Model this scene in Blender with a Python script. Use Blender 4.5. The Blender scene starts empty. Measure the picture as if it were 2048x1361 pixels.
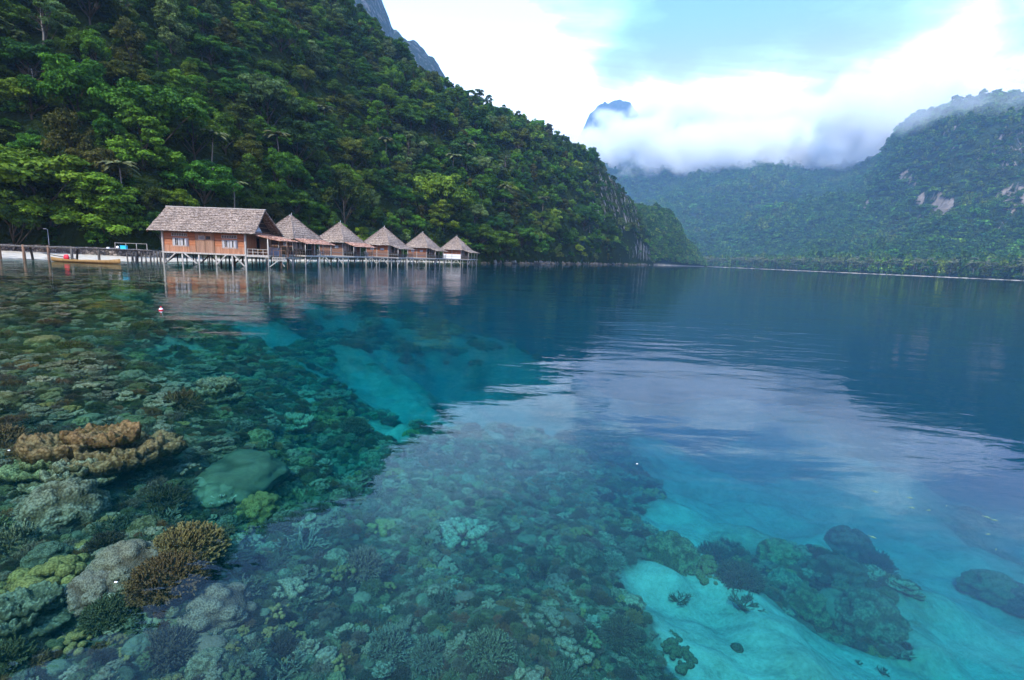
import bpy, math, random
import numpy as np
from mathutils import Vector, Matrix

S = bpy.context.scene
COL = S.collection
rad = math.radians

# ------------------------------------------------------------------ camera
CAM_H = 2.5
PITCH, ROLL, FPX = rad(9.35), rad(2.3), 1000.0          # focal length in pixels of the 2048 wide photograph
cam_d = bpy.data.cameras.new('camera'); cam = bpy.data.objects.new('camera', cam_d); COL.objects.link(cam)
cam_d.sensor_width = 36.0; cam_d.lens = 36.0 * FPX / 2048.0
cam_d.clip_start = 0.05; cam_d.clip_end = 20000
cam.location = (0, 0, CAM_H)
RM = (Matrix.Rotation(math.pi / 2 - PITCH, 4, 'X') @ Matrix.Rotation(ROLL, 4, 'Z'))
cam.rotation_euler = RM.to_euler()
S.camera = cam
RMN = np.array(RM.to_3x3())

# ------------------------------------------------------------------ exposure, world, sun
S.view_settings.view_transform = 'Standard'; S.view_settings.look = 'None'
S.view_settings.gamma = 1.0; S.view_settings.exposure = 0.70; S.view_settings.use_curve_mapping = False
cy = S.cycles
cy.max_bounces = 10; cy.diffuse_bounces = 2; cy.glossy_bounces = 3; cy.transmission_bounces = 4
cy.transparent_max_bounces = 12; cy.volume_bounces = 4; cy.sample_clamp_indirect = 6.0
cy.caustics_reflective = False; cy.caustics_refractive = False
cy.volume_step_rate = 1.0; cy.volume_max_steps = 96
cy.use_adaptive_sampling = True; cy.adaptive_threshold = 0.02

SUN_AZ, SUN_EL = -160.0, 50.0                             # azimuth measured from +Y towards +X
sun_d = bpy.data.lights.new('sun', 'SUN'); sun = bpy.data.objects.new('sun', sun_d); COL.objects.link(sun)
sun_d.energy = 4.6; sun_d.angle = rad(5); sun_d.color = (1.0, 0.94, 0.82)
sdir = Vector((math.sin(rad(SUN_AZ)) * math.cos(rad(SUN_EL)), math.cos(rad(SUN_AZ)) * math.cos(rad(SUN_EL)), math.sin(rad(SUN_EL))))
sun.rotation_euler = sdir.to_track_quat('Z', 'Y').to_euler()
sun.location = (-100, -250, 400)

# ------------------------------------------------------------------ geometry of the view, used to measure real places
def ray(px, py):
    d = RMN @ np.array([px - 1024.0, -(py - 680.5), -FPX]); return d / np.linalg.norm(d)
def proj(p):
    v = RMN.T @ (np.array(p, float) - [0, 0, CAM_H])
    if v[2] > -0.01: return (-9999, -9999)
    return (1024 + FPX * v[0] / -v[2], 680.5 - FPX * v[1] / -v[2])
def on_level(px, py, z=0.0):
    d = ray(px, py); t = (z - CAM_H) / d[2]; return np.array([0, 0, CAM_H]) + d * t
def tab(x, pts):
    xs = [p[0] for p in pts]; ys = [p[1] for p in pts]; return np.interp(x, xs, ys)
def sstep(x, a, b):
    t = np.clip((x - a) / (b - a), 0, 1); return t * t * (3 - 2 * t)

# ------------------------------------------------------------------ node helpers
def nmat(name):
    m = bpy.data.materials.new(name); m.use_nodes = True; nt = m.node_tree
    for n in list(nt.nodes): nt.nodes.remove(n)
    return m, nt
def N(nt, t, **k):
    n = nt.nodes.new(t)
    for a, v in k.items():
        if a.startswith('i_'):
            key = a[2:]; key = int(key) if key.isdigit() else key.replace('_', ' ')
            n.inputs[key].default_value = v
        else: setattr(n, a, v)
    return n
def L(nt, a, b): nt.links.new(a, b)
def ramp(nt, fac, stops, interp='LINEAR'):
    r = N(nt, 'ShaderNodeValToRGB'); r.color_ramp.interpolation = interp
    el = r.color_ramp.elements
    while len(el) < len(stops): el.new(0.5)
    for e, (p, c) in zip(el, stops):
        e.position = p; e.color = (c[0], c[1], c[2], 1) if not isinstance(c, (int, float)) else (c, c, c, 1)
    if fac is not None: L(nt, fac, r.inputs['Fac'])
    return r
def math_(nt, op, a, b=None, c=None, clamp=False):
    n = N(nt, 'ShaderNodeMath', operation=op); n.use_clamp = clamp
    for i, v in enumerate((a, b, c)):
        if v is None: continue
        if isinstance(v, (int, float)): n.inputs[i].default_value = v
        else: L(nt, v, n.inputs[i])
    return n.outputs[0]
def mixc(nt, fac, a, b, blend='MIX'):
    n = N(nt, 'ShaderNodeMix', data_type='RGBA', blend_type=blend)
    for i, v in ((0, fac), (6, a), (7, b)):
        if isinstance(v, (int, float)): n.inputs[i].default_value = v
        elif isinstance(v, tuple): n.inputs[i].default_value = (*v, 1)
        else: L(nt, v, n.inputs[i])
    return n.outputs[2]
def noise(nt, vec, scale, detail=3, rough=0.5, dist=0.0):
    n = N(nt, 'ShaderNodeTexNoise'); n.inputs['Scale'].default_value = scale; n.inputs['Detail'].default_value = detail
    n.inputs['Roughness'].default_value = rough; n.inputs['Distortion'].default_value = dist
    if vec is not None: L(nt, vec, n.inputs['Vector'])
    return n.outputs['Fac']
def out_surf(nt, sh):
    o = N(nt, 'ShaderNodeOutputMaterial'); L(nt, sh, o.inputs['Surface']); return o

# ------------------------------------------------------------------ world: clear sky with broken cloud
world = bpy.data.worlds.new("World"); S.world = world; world.use_nodes = True
wt = world.node_tree
for n in list(wt.nodes): wt.nodes.remove(n)
sky = N(wt, 'ShaderNodeTexSky', sky_type='NISHITA'); sky.sun_disc = False
sky.sun_elevation = rad(SUN_EL); sky.sun_rotation = rad(SUN_AZ); sky.air_density = 1.0; sky.dust_density = 0.6; sky.ozone_density = 1.4
SKY_STRENGTH = 0.15
CLOUD_RADIANCE = 2.4 / SKY_STRENGTH
tc = N(wt, 'ShaderNodeTexCoord'); V = tc.outputs['Generated']
sep = N(wt, 'ShaderNodeSeparateXYZ'); L(wt, V, sep.inputs[0])
zz = math_(wt, 'ADD', math_(wt, 'MAXIMUM', sep.outputs[2], 0.0), 0.16)
cx = math_(wt, 'DIVIDE', sep.outputs[0], zz); cyy = math_(wt, 'DIVIDE', sep.outputs[1], zz)
cmb = N(wt, 'ShaderNodeCombineXYZ'); L(wt, cx, cmb.inputs[0]); L(wt, cyy, cmb.inputs[1])
lay = cmb.outputs[0]
n1 = noise(wt, lay, 1.7, 8, 0.62, 0.5)
rotm = N(wt, 'ShaderNodeMapping'); rotm.inputs['Rotation'].default_value = (0, 0, rad(35)); rotm.inputs['Scale'].default_value = (0.5, 2.1, 1); L(wt, lay, rotm.inputs[0])
n2 = noise(wt, rotm.outputs[0], 1.3, 6, 0.6, 0.6)
cov = math_(wt, 'ADD', math_(wt, 'MULTIPLY_ADD', n1, 1.5, -.33), math_(wt, 'MULTIPLY_ADD', n2, 1.5, -.46))
wv = N(wt, 'ShaderNodeVectorMath', operation='ADD'); L(wt, V, wv.inputs[0])
nn = N(wt, 'ShaderNodeTexNoise'); nn.inputs['Scale'].default_value = 5.0; nn.inputs['Detail'].default_value = 5; L(wt, V, nn.inputs['Vector'])
nv = N(wt, 'ShaderNodeVectorMath', operation='MULTIPLY_ADD'); L(wt, nn.outputs['Color'], nv.inputs[0]); nv.inputs[1].default_value = (.16, .16, .16); nv.inputs[2].default_value = (-.08, -.08, -.08)
L(wt, nv.outputs[0], wv.inputs[1])
nz = N(wt, 'ShaderNodeVectorMath', operation='NORMALIZE'); L(wt, wv.outputs[0], nz.inputs[0])
# cloud banks and openings in the directions where the sky has them: (px, py, half width in degrees, weight)
SKY_BLOBS = [(900, 40, 8, .16), (960, 140, 8, .26), (1120, 170, 7, .26), (820, 20, 6, .2), (1080, 60, 7, .12), (1330, 250, 8, .4), (1480, 290, 7, .35),
             (1180, 230, 6, .3), (1900, 190, 7, .24), (2020, 150, 6, .12), (1750, 230, 6, .18), (1650, 90, 10, .12),
             (1230, 120, 4, -.16), (1190, 190, 2.5, -.24), (1290, 70, 3, .22), (1240, 30, 3, .2), (1350, 110, 2, .12), (1420, 150, 3, -.12), (1600, 60, 5, .14), (1550, 170, 5, .12), (1600, 290, 3.5, -.34), (1470, 30, 5, -.1), (1640, 240, 3, -.14),
             (880, 78, 2.2, -.2), (1560, 20, 6, -.08), (1280, 30, 5, -.1), (1750, 60, 6, -.06)]
# openings higher up, seen mirrored in the water: direction is the mirror of that place's view ray
SKY_HIGH = [(820, 890, 7, .4), (900, 860, 6, .4), (700, 1000, 7, .05), (1060, 800, 6, .4), (1350, 740, 6, .3), (1550, 760, 6, .3), (600, 1120, 9, -.1), (1300, 900, 6, -.6), (1420, 950, 8, -.6), (1560, 1000, 7, -.4), (1230, 860, 4, -.35), (1160, 880, 4, -.2), (1500, 1100, 10, -.2), (1800, 1150, 12, -.14), (1900, 900, 5, -.08), (1500, 800, 3, .1), (1250, 760, 5, .2), (1600, 760, 4, .15), (1700, 900, 6, .08), (850, 950, 8, .1), (900, 1200, 10, -.06), (1850, 960, 6, .06)]
for (bx, by, bw, ww, hi_) in [q + (0,) for q in SKY_BLOBS] + [q + (1,) for q in SKY_HIGH]:
    d = ray(bx, by)
    if hi_: d = d * np.array([1, 1, -1])
    dp = N(wt, 'ShaderNodeVectorMath', operation='DOT_PRODUCT'); L(wt, nz.outputs[0], dp.inputs[0]); dp.inputs[1].default_value = tuple(d)
    mr = N(wt, 'ShaderNodeMapRange', interpolation_type='SMOOTHSTEP'); L(wt, dp.outputs['Value'], mr.inputs[0])
    mr.inputs[1].default_value = math.cos(rad(bw * 1.4)); mr.inputs[2].default_value = 1.0
    cov = math_(wt, 'ADD', cov, math_(wt, 'MULTIPLY', mr.outputs[0], ww * (.6 if ww < 0 else .8)))
cfac = ramp(wt, cov, [(0.30, 0.10), (0.60, 0.26), (0.85, 0.60), (1.0, .85), (1.12, 1.0)]).outputs[0]
ccol = ramp(wt, cov, [(0.45, (.37, .375, .42)), (0.75, (.46, .46, .50)), (0.92, (.77, .78, .83)), (1.0, (.94, .96, 1.0))]).outputs[0]
hic = N(wt, 'ShaderNodeMapRange', interpolation_type='SMOOTHSTEP'); L(wt, sep.outputs[2], hic.inputs[0]); hic.inputs[1].default_value = .20; hic.inputs[2].default_value = .42
ccol = mixc(wt, hic.outputs[0], ccol, (.36, .66, 1.0))
cb = N(wt, 'ShaderNodeVectorMath', operation='SCALE'); L(wt, ccol, cb.inputs[0]); cb.inputs['Scale'].default_value = CLOUD_RADIANCE
skc = mixc(wt, 1.0, sky.outputs[0], (2.6, .96, 1.06), 'MULTIPLY')
skc = mixc(wt, hic.outputs[0], skc, mixc(wt, 1.0, skc, (.28, 1.05, 1.8), 'MULTIPLY'))
mx = mixc(wt, cfac, skc, cb.outputs[0])
hz = N(wt, 'ShaderNodeMapRange', interpolation_type='SMOOTHSTEP'); L(wt, sep.outputs[2], hz.inputs[0]); hz.inputs[1].default_value = -0.02; hz.inputs[2].default_value = 0.03
mx2 = mixc(wt, hz.outputs[0], (0.6, 0.9, 1.2), mx)
bg = N(wt, 'ShaderNodeBackground'); bg.inputs['Strength'].default_value = SKY_STRENGTH; L(wt, mx2, bg.inputs['Color'])
wo = N(wt, 'ShaderNodeOutputWorld'); L(wt, bg.outputs[0], wo.inputs['Surface'])

# ------------------------------------------------------------------ numpy noise
def _h(ix, iy, iz, s):
    h = (ix * 374761393 + iy * 668265263 + iz * 2147483647 * 7 + s * 974711) & 0xFFFFFFFF
    h = ((h ^ (h >> 13)) * 1274126177) & 0xFFFFFFFF
    h = ((h ^ (h >> 16)) * 2246822519) & 0xFFFFFFFF
    return ((h ^ (h >> 15)) & 0xFFFFFF) / float(0xFFFFFF)
def vn(x, y, z=None, s=0):
    x = np.asarray(x, float); y = np.asarray(y, float); z = np.zeros_like(x) if z is None else np.asarray(z, float)
    i, j, k = np.floor(x).astype(np.int64), np.floor(y).astype(np.int64), np.floor(z).astype(np.int64)
    f, g, h = x - i, y - j, z - k
    f = f * f * (3 - 2 * f); g = g * g * (3 - 2 * g); h = h * h * (3 - 2 * h)
    def c(a, b, d): return _h(i + a, j + b, k + d, s)
    x00 = c(0, 0, 0) * (1 - f) + c(1, 0, 0) * f; x10 = c(0, 1, 0) * (1 - f) + c(1, 1, 0) * f
    r0 = x00 * (1 - g) + x10 * g
    x01 = c(0, 0, 1) * (1 - f) + c(1, 0, 1) * f; x11 = c(0, 1, 1) * (1 - f) + c(1, 1, 1) * f
    return (r0 * (1 - h) + (x01 * (1 - g) + x11 * g) * h) * 2 - 1
def fbm(x, y, z=None, o=4, s=0, g=0.5):
    a, t, n = 1.0, 0.0, 0.0
    for q in range(o):
        t = t + a * vn(x * 2 ** q + 17.3 * q, y * 2 ** q - 9.1 * q, None if z is None else z * 2 ** q + 3.3 * q, s + q); n += a; a *= g
    return t / n

# ------------------------------------------------------------------ mesh helpers
def raw_mesh(name, v, f, mats=(), smooth=False, attrs=None, mi=None):
    """v (n,3); f (m,k) array of equal faces"""
    v = np.asarray(v, np.float32); f = np.asarray(f, np.int32)
    me = bpy.data.meshes.new(name)
    me.vertices.add(len(v)); me.vertices.foreach_set('co', v.ravel())
    m, k = f.shape
    me.loops.add(m * k); me.loops.foreach_set('vertex_index', f.ravel())
    me.polygons.add(m); me.polygons.foreach_set('loop_start', np.arange(0, m * k, k, dtype=np.int32))
    if mi is not None: me.polygons.foreach_set('material_index', np.asarray(mi, np.int32))
    me.update(calc_edges=True)
    me.polygons.foreach_set('use_smooth', np.full(m, bool(smooth)))
    for an, (dom, dat) in (attrs or {}).items():
        a = me.attributes.new(an, 'FLOAT', dom); a.data.foreach_set('value', np.asarray(dat, np.float32))
    for mt in mats: me.materials.append(mt)
    return me
def link(name, me, parent=None, loc=None, rot=None, scale=None):
    o = bpy.data.objects.new(name, me); COL.objects.link(o)
    if parent is not None: o.parent = parent
    if loc is not None: o.location = tuple(float(q) for q in loc)
    if rot is not None: o.rotation_euler = rot
    if scale is not None: o.scale = scale if hasattr(scale, '__len__') else (scale,) * 3
    return o
def tag(o, label=None, cat=None, group=None, kind=None):
    if label: o['label'] = label
    if cat: o['category'] = cat
    if group: o['group'] = group
    if kind: o['kind'] = kind
    return o
def empty(name, loc, rz=0.0):
    o = bpy.data.objects.new(name, None); COL.objects.link(o); o.location = tuple(float(q) for q in loc); o.rotation_euler = (0, 0, rz); o.empty_display_size = .3
    return o

class MB:
    def __init__(s): s.v = []; s.f = []
    def add(s, v, f):
        b = len(s.v); s.v += [tuple(map(float, q)) for q in v]; s.f += [tuple(b + i for i in q) for q in f]; return s
    def box(s, x0, x1, y0, y1, z0, z1):
        v = [(x, y, z) for z in (z0, z1) for (x, y) in ((x0, y0), (x1, y0), (x1, y1), (x0, y1))]
        return s.add(v, [(3, 2, 1, 0), (4, 5, 6, 7), (0, 1, 5, 4), (1, 2, 6, 5), (2, 3, 7, 6), (3, 0, 4, 7)])
    def beam(s, a, b, w, h=None, n=4, taper=1.0, jit=0.0, rng=None, segs=1):
        """bar or pole from a to b; n=4 gives a square timber"""
        h = w if h is None else h
        a = Vector(a); b = Vector(b); d = (b - a).normalized()
        u = d.cross(Vector((0, 0, 1)));
        if u.length < 1e-3: u = Vector((1, 0, 0))
        u.normalize(); q = u.cross(d).normalized()
        rings = []
        for i in range(segs + 1):
            t = i / segs; c = a.lerp(b, t); k = 1 + (taper - 1) * t
            if jit and 0 < i < segs: c = c + Vector((rng.uniform(-jit, jit), rng.uniform(-jit, jit), rng.uniform(-jit, jit)))
            ring = []
            for j in range(n):
                an = 2 * math.pi * (j + .5) / n; r = (math.sqrt(2) if n == 4 else 1) / 2
                ring.append(c + u * (math.cos(an) * w * r * k) + q * (math.sin(an) * h * r * k))
            rings.append(ring)
        v = [p for r in rings for p in r]; f = []
        for i in range(segs):
            for j in range(n):
                j2 = (j + 1) % n; f.append((i * n + j, i * n + j2, (i + 1) * n + j2, (i + 1) * n + j))
        f.append(tuple(reversed(range(n)))); f.append(tuple(range(segs * n, segs * n + n)))
        return s.add(v, f)
    def poly(s, pts): return s.add(pts, [tuple(range(len(pts)))])
    def build(s, name, mat, parent=None, smooth=False, loc=None):
        me = bpy.data.meshes.new(name); me.from_pydata(s.v, [], s.f); me.update()
        if smooth: me.polygons.foreach_set('use_smooth', [True] * len(me.polygons))
        me.materials.append(mat)
        return link(name, me, parent, loc)

# ------------------------------------------------------------------ materials
def m_wood(name, c1, c2, scale=1.0, stripes=None, rough=0.85):
    m, nt = nmat(name); t = N(nt, 'ShaderNodeTexCoord').outputs['Object']
    mp = N(nt, 'ShaderNodeMapping'); mp.inputs['Scale'].default_value = (1.2, 1.2, 6) if stripes == 'H' else (6, 6, .8); L(nt, t, mp.inputs[0])
    n_ = noise(nt, mp.outputs[0], 1.6 * scale, 5, .65)
    col = ramp(nt, n_, [(.3, c1), (.7, c2)]).outputs[0]
    b = N(nt, 'ShaderNodeBsdfPrincipled', i_Roughness=rough); b.inputs['Specular IOR Level'].default_value = .2
    hgt = n_
    if stripes:
        sp = N(nt, 'ShaderNodeSeparateXYZ'); L(nt, t, sp.inputs[0])
        ax = sp.outputs[2] if stripes == 'H' else math_(nt, 'ADD', sp.outputs[0], sp.outputs[1])
        q = math_(nt, 'MULTIPLY', ax, 1 / .17); fr = math_(nt, 'FRACT', q)
        gap = math_(nt, 'LESS_THAN', fr, .12)
        wn = N(nt, 'ShaderNodeTexWhiteNoise', noise_dimensions='1D'); L(nt, math_(nt, 'FLOOR', q), wn.inputs['W'])
        col = mixc(nt, .55, col, ramp(nt, wn.outputs[0], [(0, c1), (1, c2)]).outputs[0])
        col = mixc(nt, gap, col, tuple(x * .35 for x in c1))
        hgt = math_(nt, 'SUBTRACT', n_, gap)
    L(nt, col, b.inputs['Base Color'])
    bp = N(nt, 'ShaderNodeBump', i_Strength=.5, i_Distance=.02); L(nt, hgt, bp.inputs['Height']); L(nt, bp.outputs[0], b.inputs['Normal'])
    out_surf(nt, b.outputs[0]); return m
def m_plain(name, c, rough=.7, var=.15, sc=6.0, metal=0):
    m, nt = nmat(name); t = N(nt, 'ShaderNodeTexCoord').outputs['Object']
    n_ = noise(nt, t, sc, 4, .6)
    col = ramp(nt, n_, [(.3, tuple(x * (1 - var) for x in c)), (.7, tuple(min(1, x * (1 + var)) for x in c))]).outputs[0]
    b = N(nt, 'ShaderNodeBsdfPrincipled', i_Roughness=rough, i_Metallic=metal); L(nt, col, b.inputs['Base Color'])
    out_surf(nt, b.outputs[0]); return m
def m_thatch(name, c1, c2, c3, axis_rows=.32):
    m, nt = nmat(name); t = N(nt, 'ShaderNodeTexCoord').outputs['Object']
    mp = N(nt, 'ShaderNodeMapping'); mp.inputs['Scale'].default_value = (2.6, 2.6, 7.5); L(nt, t, mp.inputs[0])
    a = noise(nt, mp.outputs[0], 1.0, 5, .7, .4)
    vo = N(nt, 'ShaderNodeTexVoronoi'); mp2 = N(nt, 'ShaderNodeMapping'); mp2.inputs['Scale'].default_value = (7.5, 7.5, 13); L(nt, t, mp2.inputs[0]); L(nt, mp2.outputs[0], vo.inputs['Vector']); vo.inputs['Scale'].default_value = 1.0
    sp = N(nt, 'ShaderNodeSeparateXYZ'); L(nt, t, sp.inputs[0])
    wob = math_(nt, 'MULTIPLY', noise(nt, t, 1.3, 3), .35)
    row = math_(nt, 'FRACT', math_(nt, 'ADD', math_(nt, 'MULTIPLY', sp.outputs[2], 1 / axis_rows), wob))
    col = ramp(nt, a, [(.28, c1), (.5, c2), (.72, c3)]).outputs[0]
    vs = N(nt, 'ShaderNodeSeparateColor'); L(nt, vo.outputs['Color'], vs.inputs[0])
    col = mixc(nt, .65, col, ramp(nt, vs.outputs[0], [(0, tuple(x * .4 for x in c1)), (.5, c2), (1, c3)]).outputs[0])
    big = noise(nt, t, .45, 3, .5)
    col = mixc(nt, 1.0, col, ramp(nt, big, [(.3, (.72, .7, .7)), (.7, (1.1, 1.05, 1.0))]).outputs[0], 'MULTIPLY')
    edge = math_(nt, 'LESS_THAN', row, .2)
    col = mixc(nt, math_(nt, 'MULTIPLY', edge, .35), col, tuple(x * .3 for x in c1))
    b = N(nt, 'ShaderNodeBsdfPrincipled', i_Roughness=.95); b.inputs['Specular IOR Level'].default_value = .1
    L(nt, col, b.inputs['Base Color'])
    h = math_(nt, 'ADD', math_(nt, 'MULTIPLY', a, 1.2), math_(nt, 'MULTIPLY', row, .8))
    bp = N(nt, 'ShaderNodeBump', i_Strength=.9, i_Distance=.06); L(nt, h, bp.inputs['Height']); L(nt, bp.outputs[0], b.inputs['Normal'])
    out_surf(nt, b.outputs[0]); return m
def m_leaf(name, c_dark, c_light, trans=.25, hue=.02):
    """leaves: per-face tone attribute, small change from tree to tree"""
    m, nt = nmat(name)
    at = N(nt, 'ShaderNodeAttribute', attribute_name='tone'); oi = N(nt, 'ShaderNodeObjectInfo')
    col = ramp(nt, at.outputs['Fac'], [(0, c_dark), (1, c_light)]).outputs[0]
    hs = N(nt, 'ShaderNodeHueSaturation'); L(nt, col, hs.inputs['Color'])
    L(nt, math_(nt, 'ADD', math_(nt, 'MULTIPLY', oi.outputs['Random'], hue * 2), .5 - hue), hs.inputs['Hue'])
    wn = N(nt, 'ShaderNodeTexWhiteNoise', noise_dimensions='1D'); L(nt, math_(nt, 'MULTIPLY', oi.outputs['Random'], 91.7), wn.inputs['W'])
    L(nt, math_(nt, 'ADD', math_(nt, 'MULTIPLY', wn.outputs[0], .7), .65), hs.inputs['Value'])
    d = N(nt, 'ShaderNodeBsdfPrincipled', i_Roughness=.65); d.inputs['Specular IOR Level'].default_value = .08; L(nt, hs.outputs[0], d.inputs['Base Color'])
    tr = N(nt, 'ShaderNodeBsdfTranslucent'); L(nt, mixc(nt, 1.0, hs.outputs[0], (1.3, 1.5, .6), 'MULTIPLY'), tr.inputs[0])
    ms = N(nt, 'ShaderNodeMixShader', i_0=trans); L(nt, d.outputs[0], ms.inputs[1]); L(nt, tr.outputs[0], ms.inputs[2])
    out_surf(nt, ms.outputs[0]); return m
def m_coral(name, c1, c2, sc=9.0, bump=.5, tipc=None, smooth=False):
    m, nt = nmat(name); t = N(nt, 'ShaderNodeTexCoord').outputs['Object']; oi = N(nt, 'ShaderNodeObjectInfo')
    a = noise(nt, t, sc, 5, .65); b_ = noise(nt, t, sc * .22, 3, .5)
    f = math_(nt, 'ADD', math_(nt, 'MULTIPLY', a, .55), math_(nt, 'MULTIPLY', b_, .5))
    col = ramp(nt, f, [(.36, c1), (.66, c2)]).outputs[0]
    if smooth: col = mixc(nt, ramp(nt, noise(nt, t, 2.2, 7, .75, .6), [(.44, 0.0), (.56, .9)]).outputs[0], col, (.075, .065, .038))
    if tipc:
        at = N(nt, 'ShaderNodeAttribute', attribute_name='tip'); col = mixc(nt, math_(nt, 'MULTIPLY', at.outputs['Fac'], .7), mixc(nt, 1.0, col, (.55, .55, .55), 'MULTIPLY'), tipc)  # paler tips and lobe tops; shade of the hollows between put into the colour
    vo = N(nt, 'ShaderNodeTexVoronoi'); vo.inputs['Scale'].default_value = sc * (2.6 if not smooth else .45); L(nt, t, vo.inputs['Vector']); col = mixc(nt, ramp(nt, vo.outputs['Distance'], [(.3 if not smooth else .55, 0.0), (.75, .75)]).outputs[0], col, tuple(x * .35 for x in c1)); a = math_(nt, 'SUBTRACT', a, math_(nt, 'MULTIPLY', vo.outputs['Distance'], .8))  # polyp cells, with crevice shade painted into the colour between them
    hs = N(nt, 'ShaderNodeHueSaturation'); L(nt, col, hs.inputs['Color'])
    L(nt, math_(nt, 'ADD', math_(nt, 'MULTIPLY', oi.outputs['Random'], .03), .48), hs.inputs['Hue']); hs.inputs['Saturation'].default_value = .85
    wn = N(nt, 'ShaderNodeTexWhiteNoise', noise_dimensions='1D'); L(nt, math_(nt, 'MULTIPLY', oi.outputs['Random'], 71.3), wn.inputs['W'])
    L(nt, math_(nt, 'ADD', math_(nt, 'MULTIPLY', wn.outputs[0], .7), .6), hs.inputs['Value'])
    b = N(nt, 'ShaderNodeBsdfDiffuse'); L(nt, hs.outputs[0], b.inputs['Color'])
    bp = N(nt, 'ShaderNodeBump', i_Strength=bump, i_Distance=.03); L(nt, a, bp.inputs['Height']); L(nt, bp.outputs[0], b.inputs['Normal'])
    out_surf(nt, b.outputs[0]); return m

MT = dict(
    orange=m_wood('orange_boards', (.22, .08, .038), (.48, .195, .095), 1, 'H'),
    orange_v=m_wood('orange_upright_boards', (.26, .12, .065), (.50, .26, .16), 1, 'V'),
    brown_v=m_wood('weathered_door_boards', (.20, .11, .07), (.40, .25, .17), 1, 'V'),
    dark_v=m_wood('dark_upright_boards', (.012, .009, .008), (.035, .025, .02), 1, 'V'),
    brown_h=m_wood('brown_boards', (.10, .05, .035), (.25, .14, .10), 1, 'H'),
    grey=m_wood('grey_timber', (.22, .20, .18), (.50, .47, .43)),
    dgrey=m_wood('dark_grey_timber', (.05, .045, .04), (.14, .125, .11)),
    pile=m_wood('dark_pile', (.022, .018, .014), (.08, .065, .05)),  # dark timber, mostly on inner, rear and boardwalk piles
    brownpost=m_wood('brown_post', (.09, .05, .03), (.25, .15, .10)),
    deck=m_wood('deck_planks', (.22, .20, .18), (.45, .42, .38), 1, 'V'),
    white=m_plain('white_paint', (.62, .63, .64), .6, .12),
    pale=m_plain('pale_blue_panel', (.45, .52, .58), .6, .1),
    curtain=m_plain('white_curtain', (.36, .36, .37), .9, .2, 12),
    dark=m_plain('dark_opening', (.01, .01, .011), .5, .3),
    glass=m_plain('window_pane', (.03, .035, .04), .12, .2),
    thatch=m_thatch('thatch', (.07, .052, .042), (.26, .205, .17), (.46, .385, .33)),
    thatch2=m_thatch('newer_thatch', (.20, .085, .05), (.46, .24, .17), (.66, .45, .36)),
    canoe=m_wood('canoe_wood', (.16, .09, .03), (.32, .20, .08)),
    red=m_plain('red_cloth', (.65, .02, .04), .7, .2), cyan=m_plain('blue_plastic', (.02, .5, .75), .4, .1),
    ltwhite=m_plain('white_plastic', (.8, .8, .8), .4, .05), metal=m_plain('grey_metal', (.5, .52, .55), .4, .1, 6, .3),
    steelblue=m_plain('blue_grey_cloth', (.22, .28, .36), .8, .1),
)

# ================================================================== LAND AND SEABED
def to_ad(x, y): return np.degrees(np.arctan2(x, y)), np.hypot(x, y)
def to_xy(a, d): return d * np.sin(np.radians(a)), d * np.cos(np.radians(a))
SHORE = [(-120, 70), (-75, 78), (-60, 82), (-46, 84), (-40, 82), (-35, 86), (-30, 98), (-24, 112), (-20, 126), (-15, 148), (-10, 166), (-4.5, 182), (0, 212), (4, 262), (9.5, 372), (13, 520), (14.4, 590), (15.5, 660)]
RIDGE_D = [(-120, 220), (-60, 235), (-46, 240), (-30, 265), (-18, 290), (-10, 310), (-4.5, 330), (1, 370), (5, 410), (8, 450), (11, 520), (13, 590), (14.4, 640), (15.5, 690)]
RIDGE_E = [(-120, 34), (-60, 34.5), (-49, 33), (-45, 32.3), (-37, 30.8), (-33, 29.2), (-26, 27.6), (-21, 25.6), (-17.8, 23.4), (-15.2, 21.8), (-13, 20.4), (-11.2, 19.2), (-8.5, 18.1), (-4.5, 16.7), (1, 14.5), (4.8, 13.2), (7.6, 11.9), (10.4, 9.6), (12.8, 6.7), (14.0, 4.9), (14.7, 2.5), (15.3, 0.2)]
BEACHW = [(-120, 22), (-44, 20), (-38, 13), (-30, 8), (-14, 8), (-8, 6), (-2, 3.5), (15, 4)]
BS = .03
def hill_z(a, d):
    a = np.asarray(a, float); d = np.asarray(d, float)
    s = tab(a, SHORE); rd = tab(a, RIDGE_D); bw = tab(a, BEACHW)
    zr = np.maximum(CAM_H + rd * np.tan(np.radians(tab(a, RIDGE_E))) - 9, 0.5)
    x, y = to_xy(a, d)
    t = (d - s - bw) / np.maximum(rd - s - bw, 5)
    steep = tab(a, [(-20, .88), (9, .8), (12.5, .55), (15, .45)])
    h = zr * np.clip(t, 0, 1) ** steep
    h = h + np.where(t > 1, (-.12 * (d - rd)), 0)
    h = h + np.where(t > 0, fbm(x / 34, y / 34, o=4, s=3) * 9 * sstep(t, 0, .25) * (1 - .6 * sstep(t, .8, 1.0)) * np.clip(zr / 60, 0, 1), 0)
    beach = np.where(d > s, np.clip((d - s), 0, bw) * BS, (d - s) * .08)
    beach = np.where(d < s, np.maximum(beach, -3.0), beach)
    return np.where(t > 0, np.maximum(h, 0) + bw * BS + .6 * sstep(t, 0, .03), beach)
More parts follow.
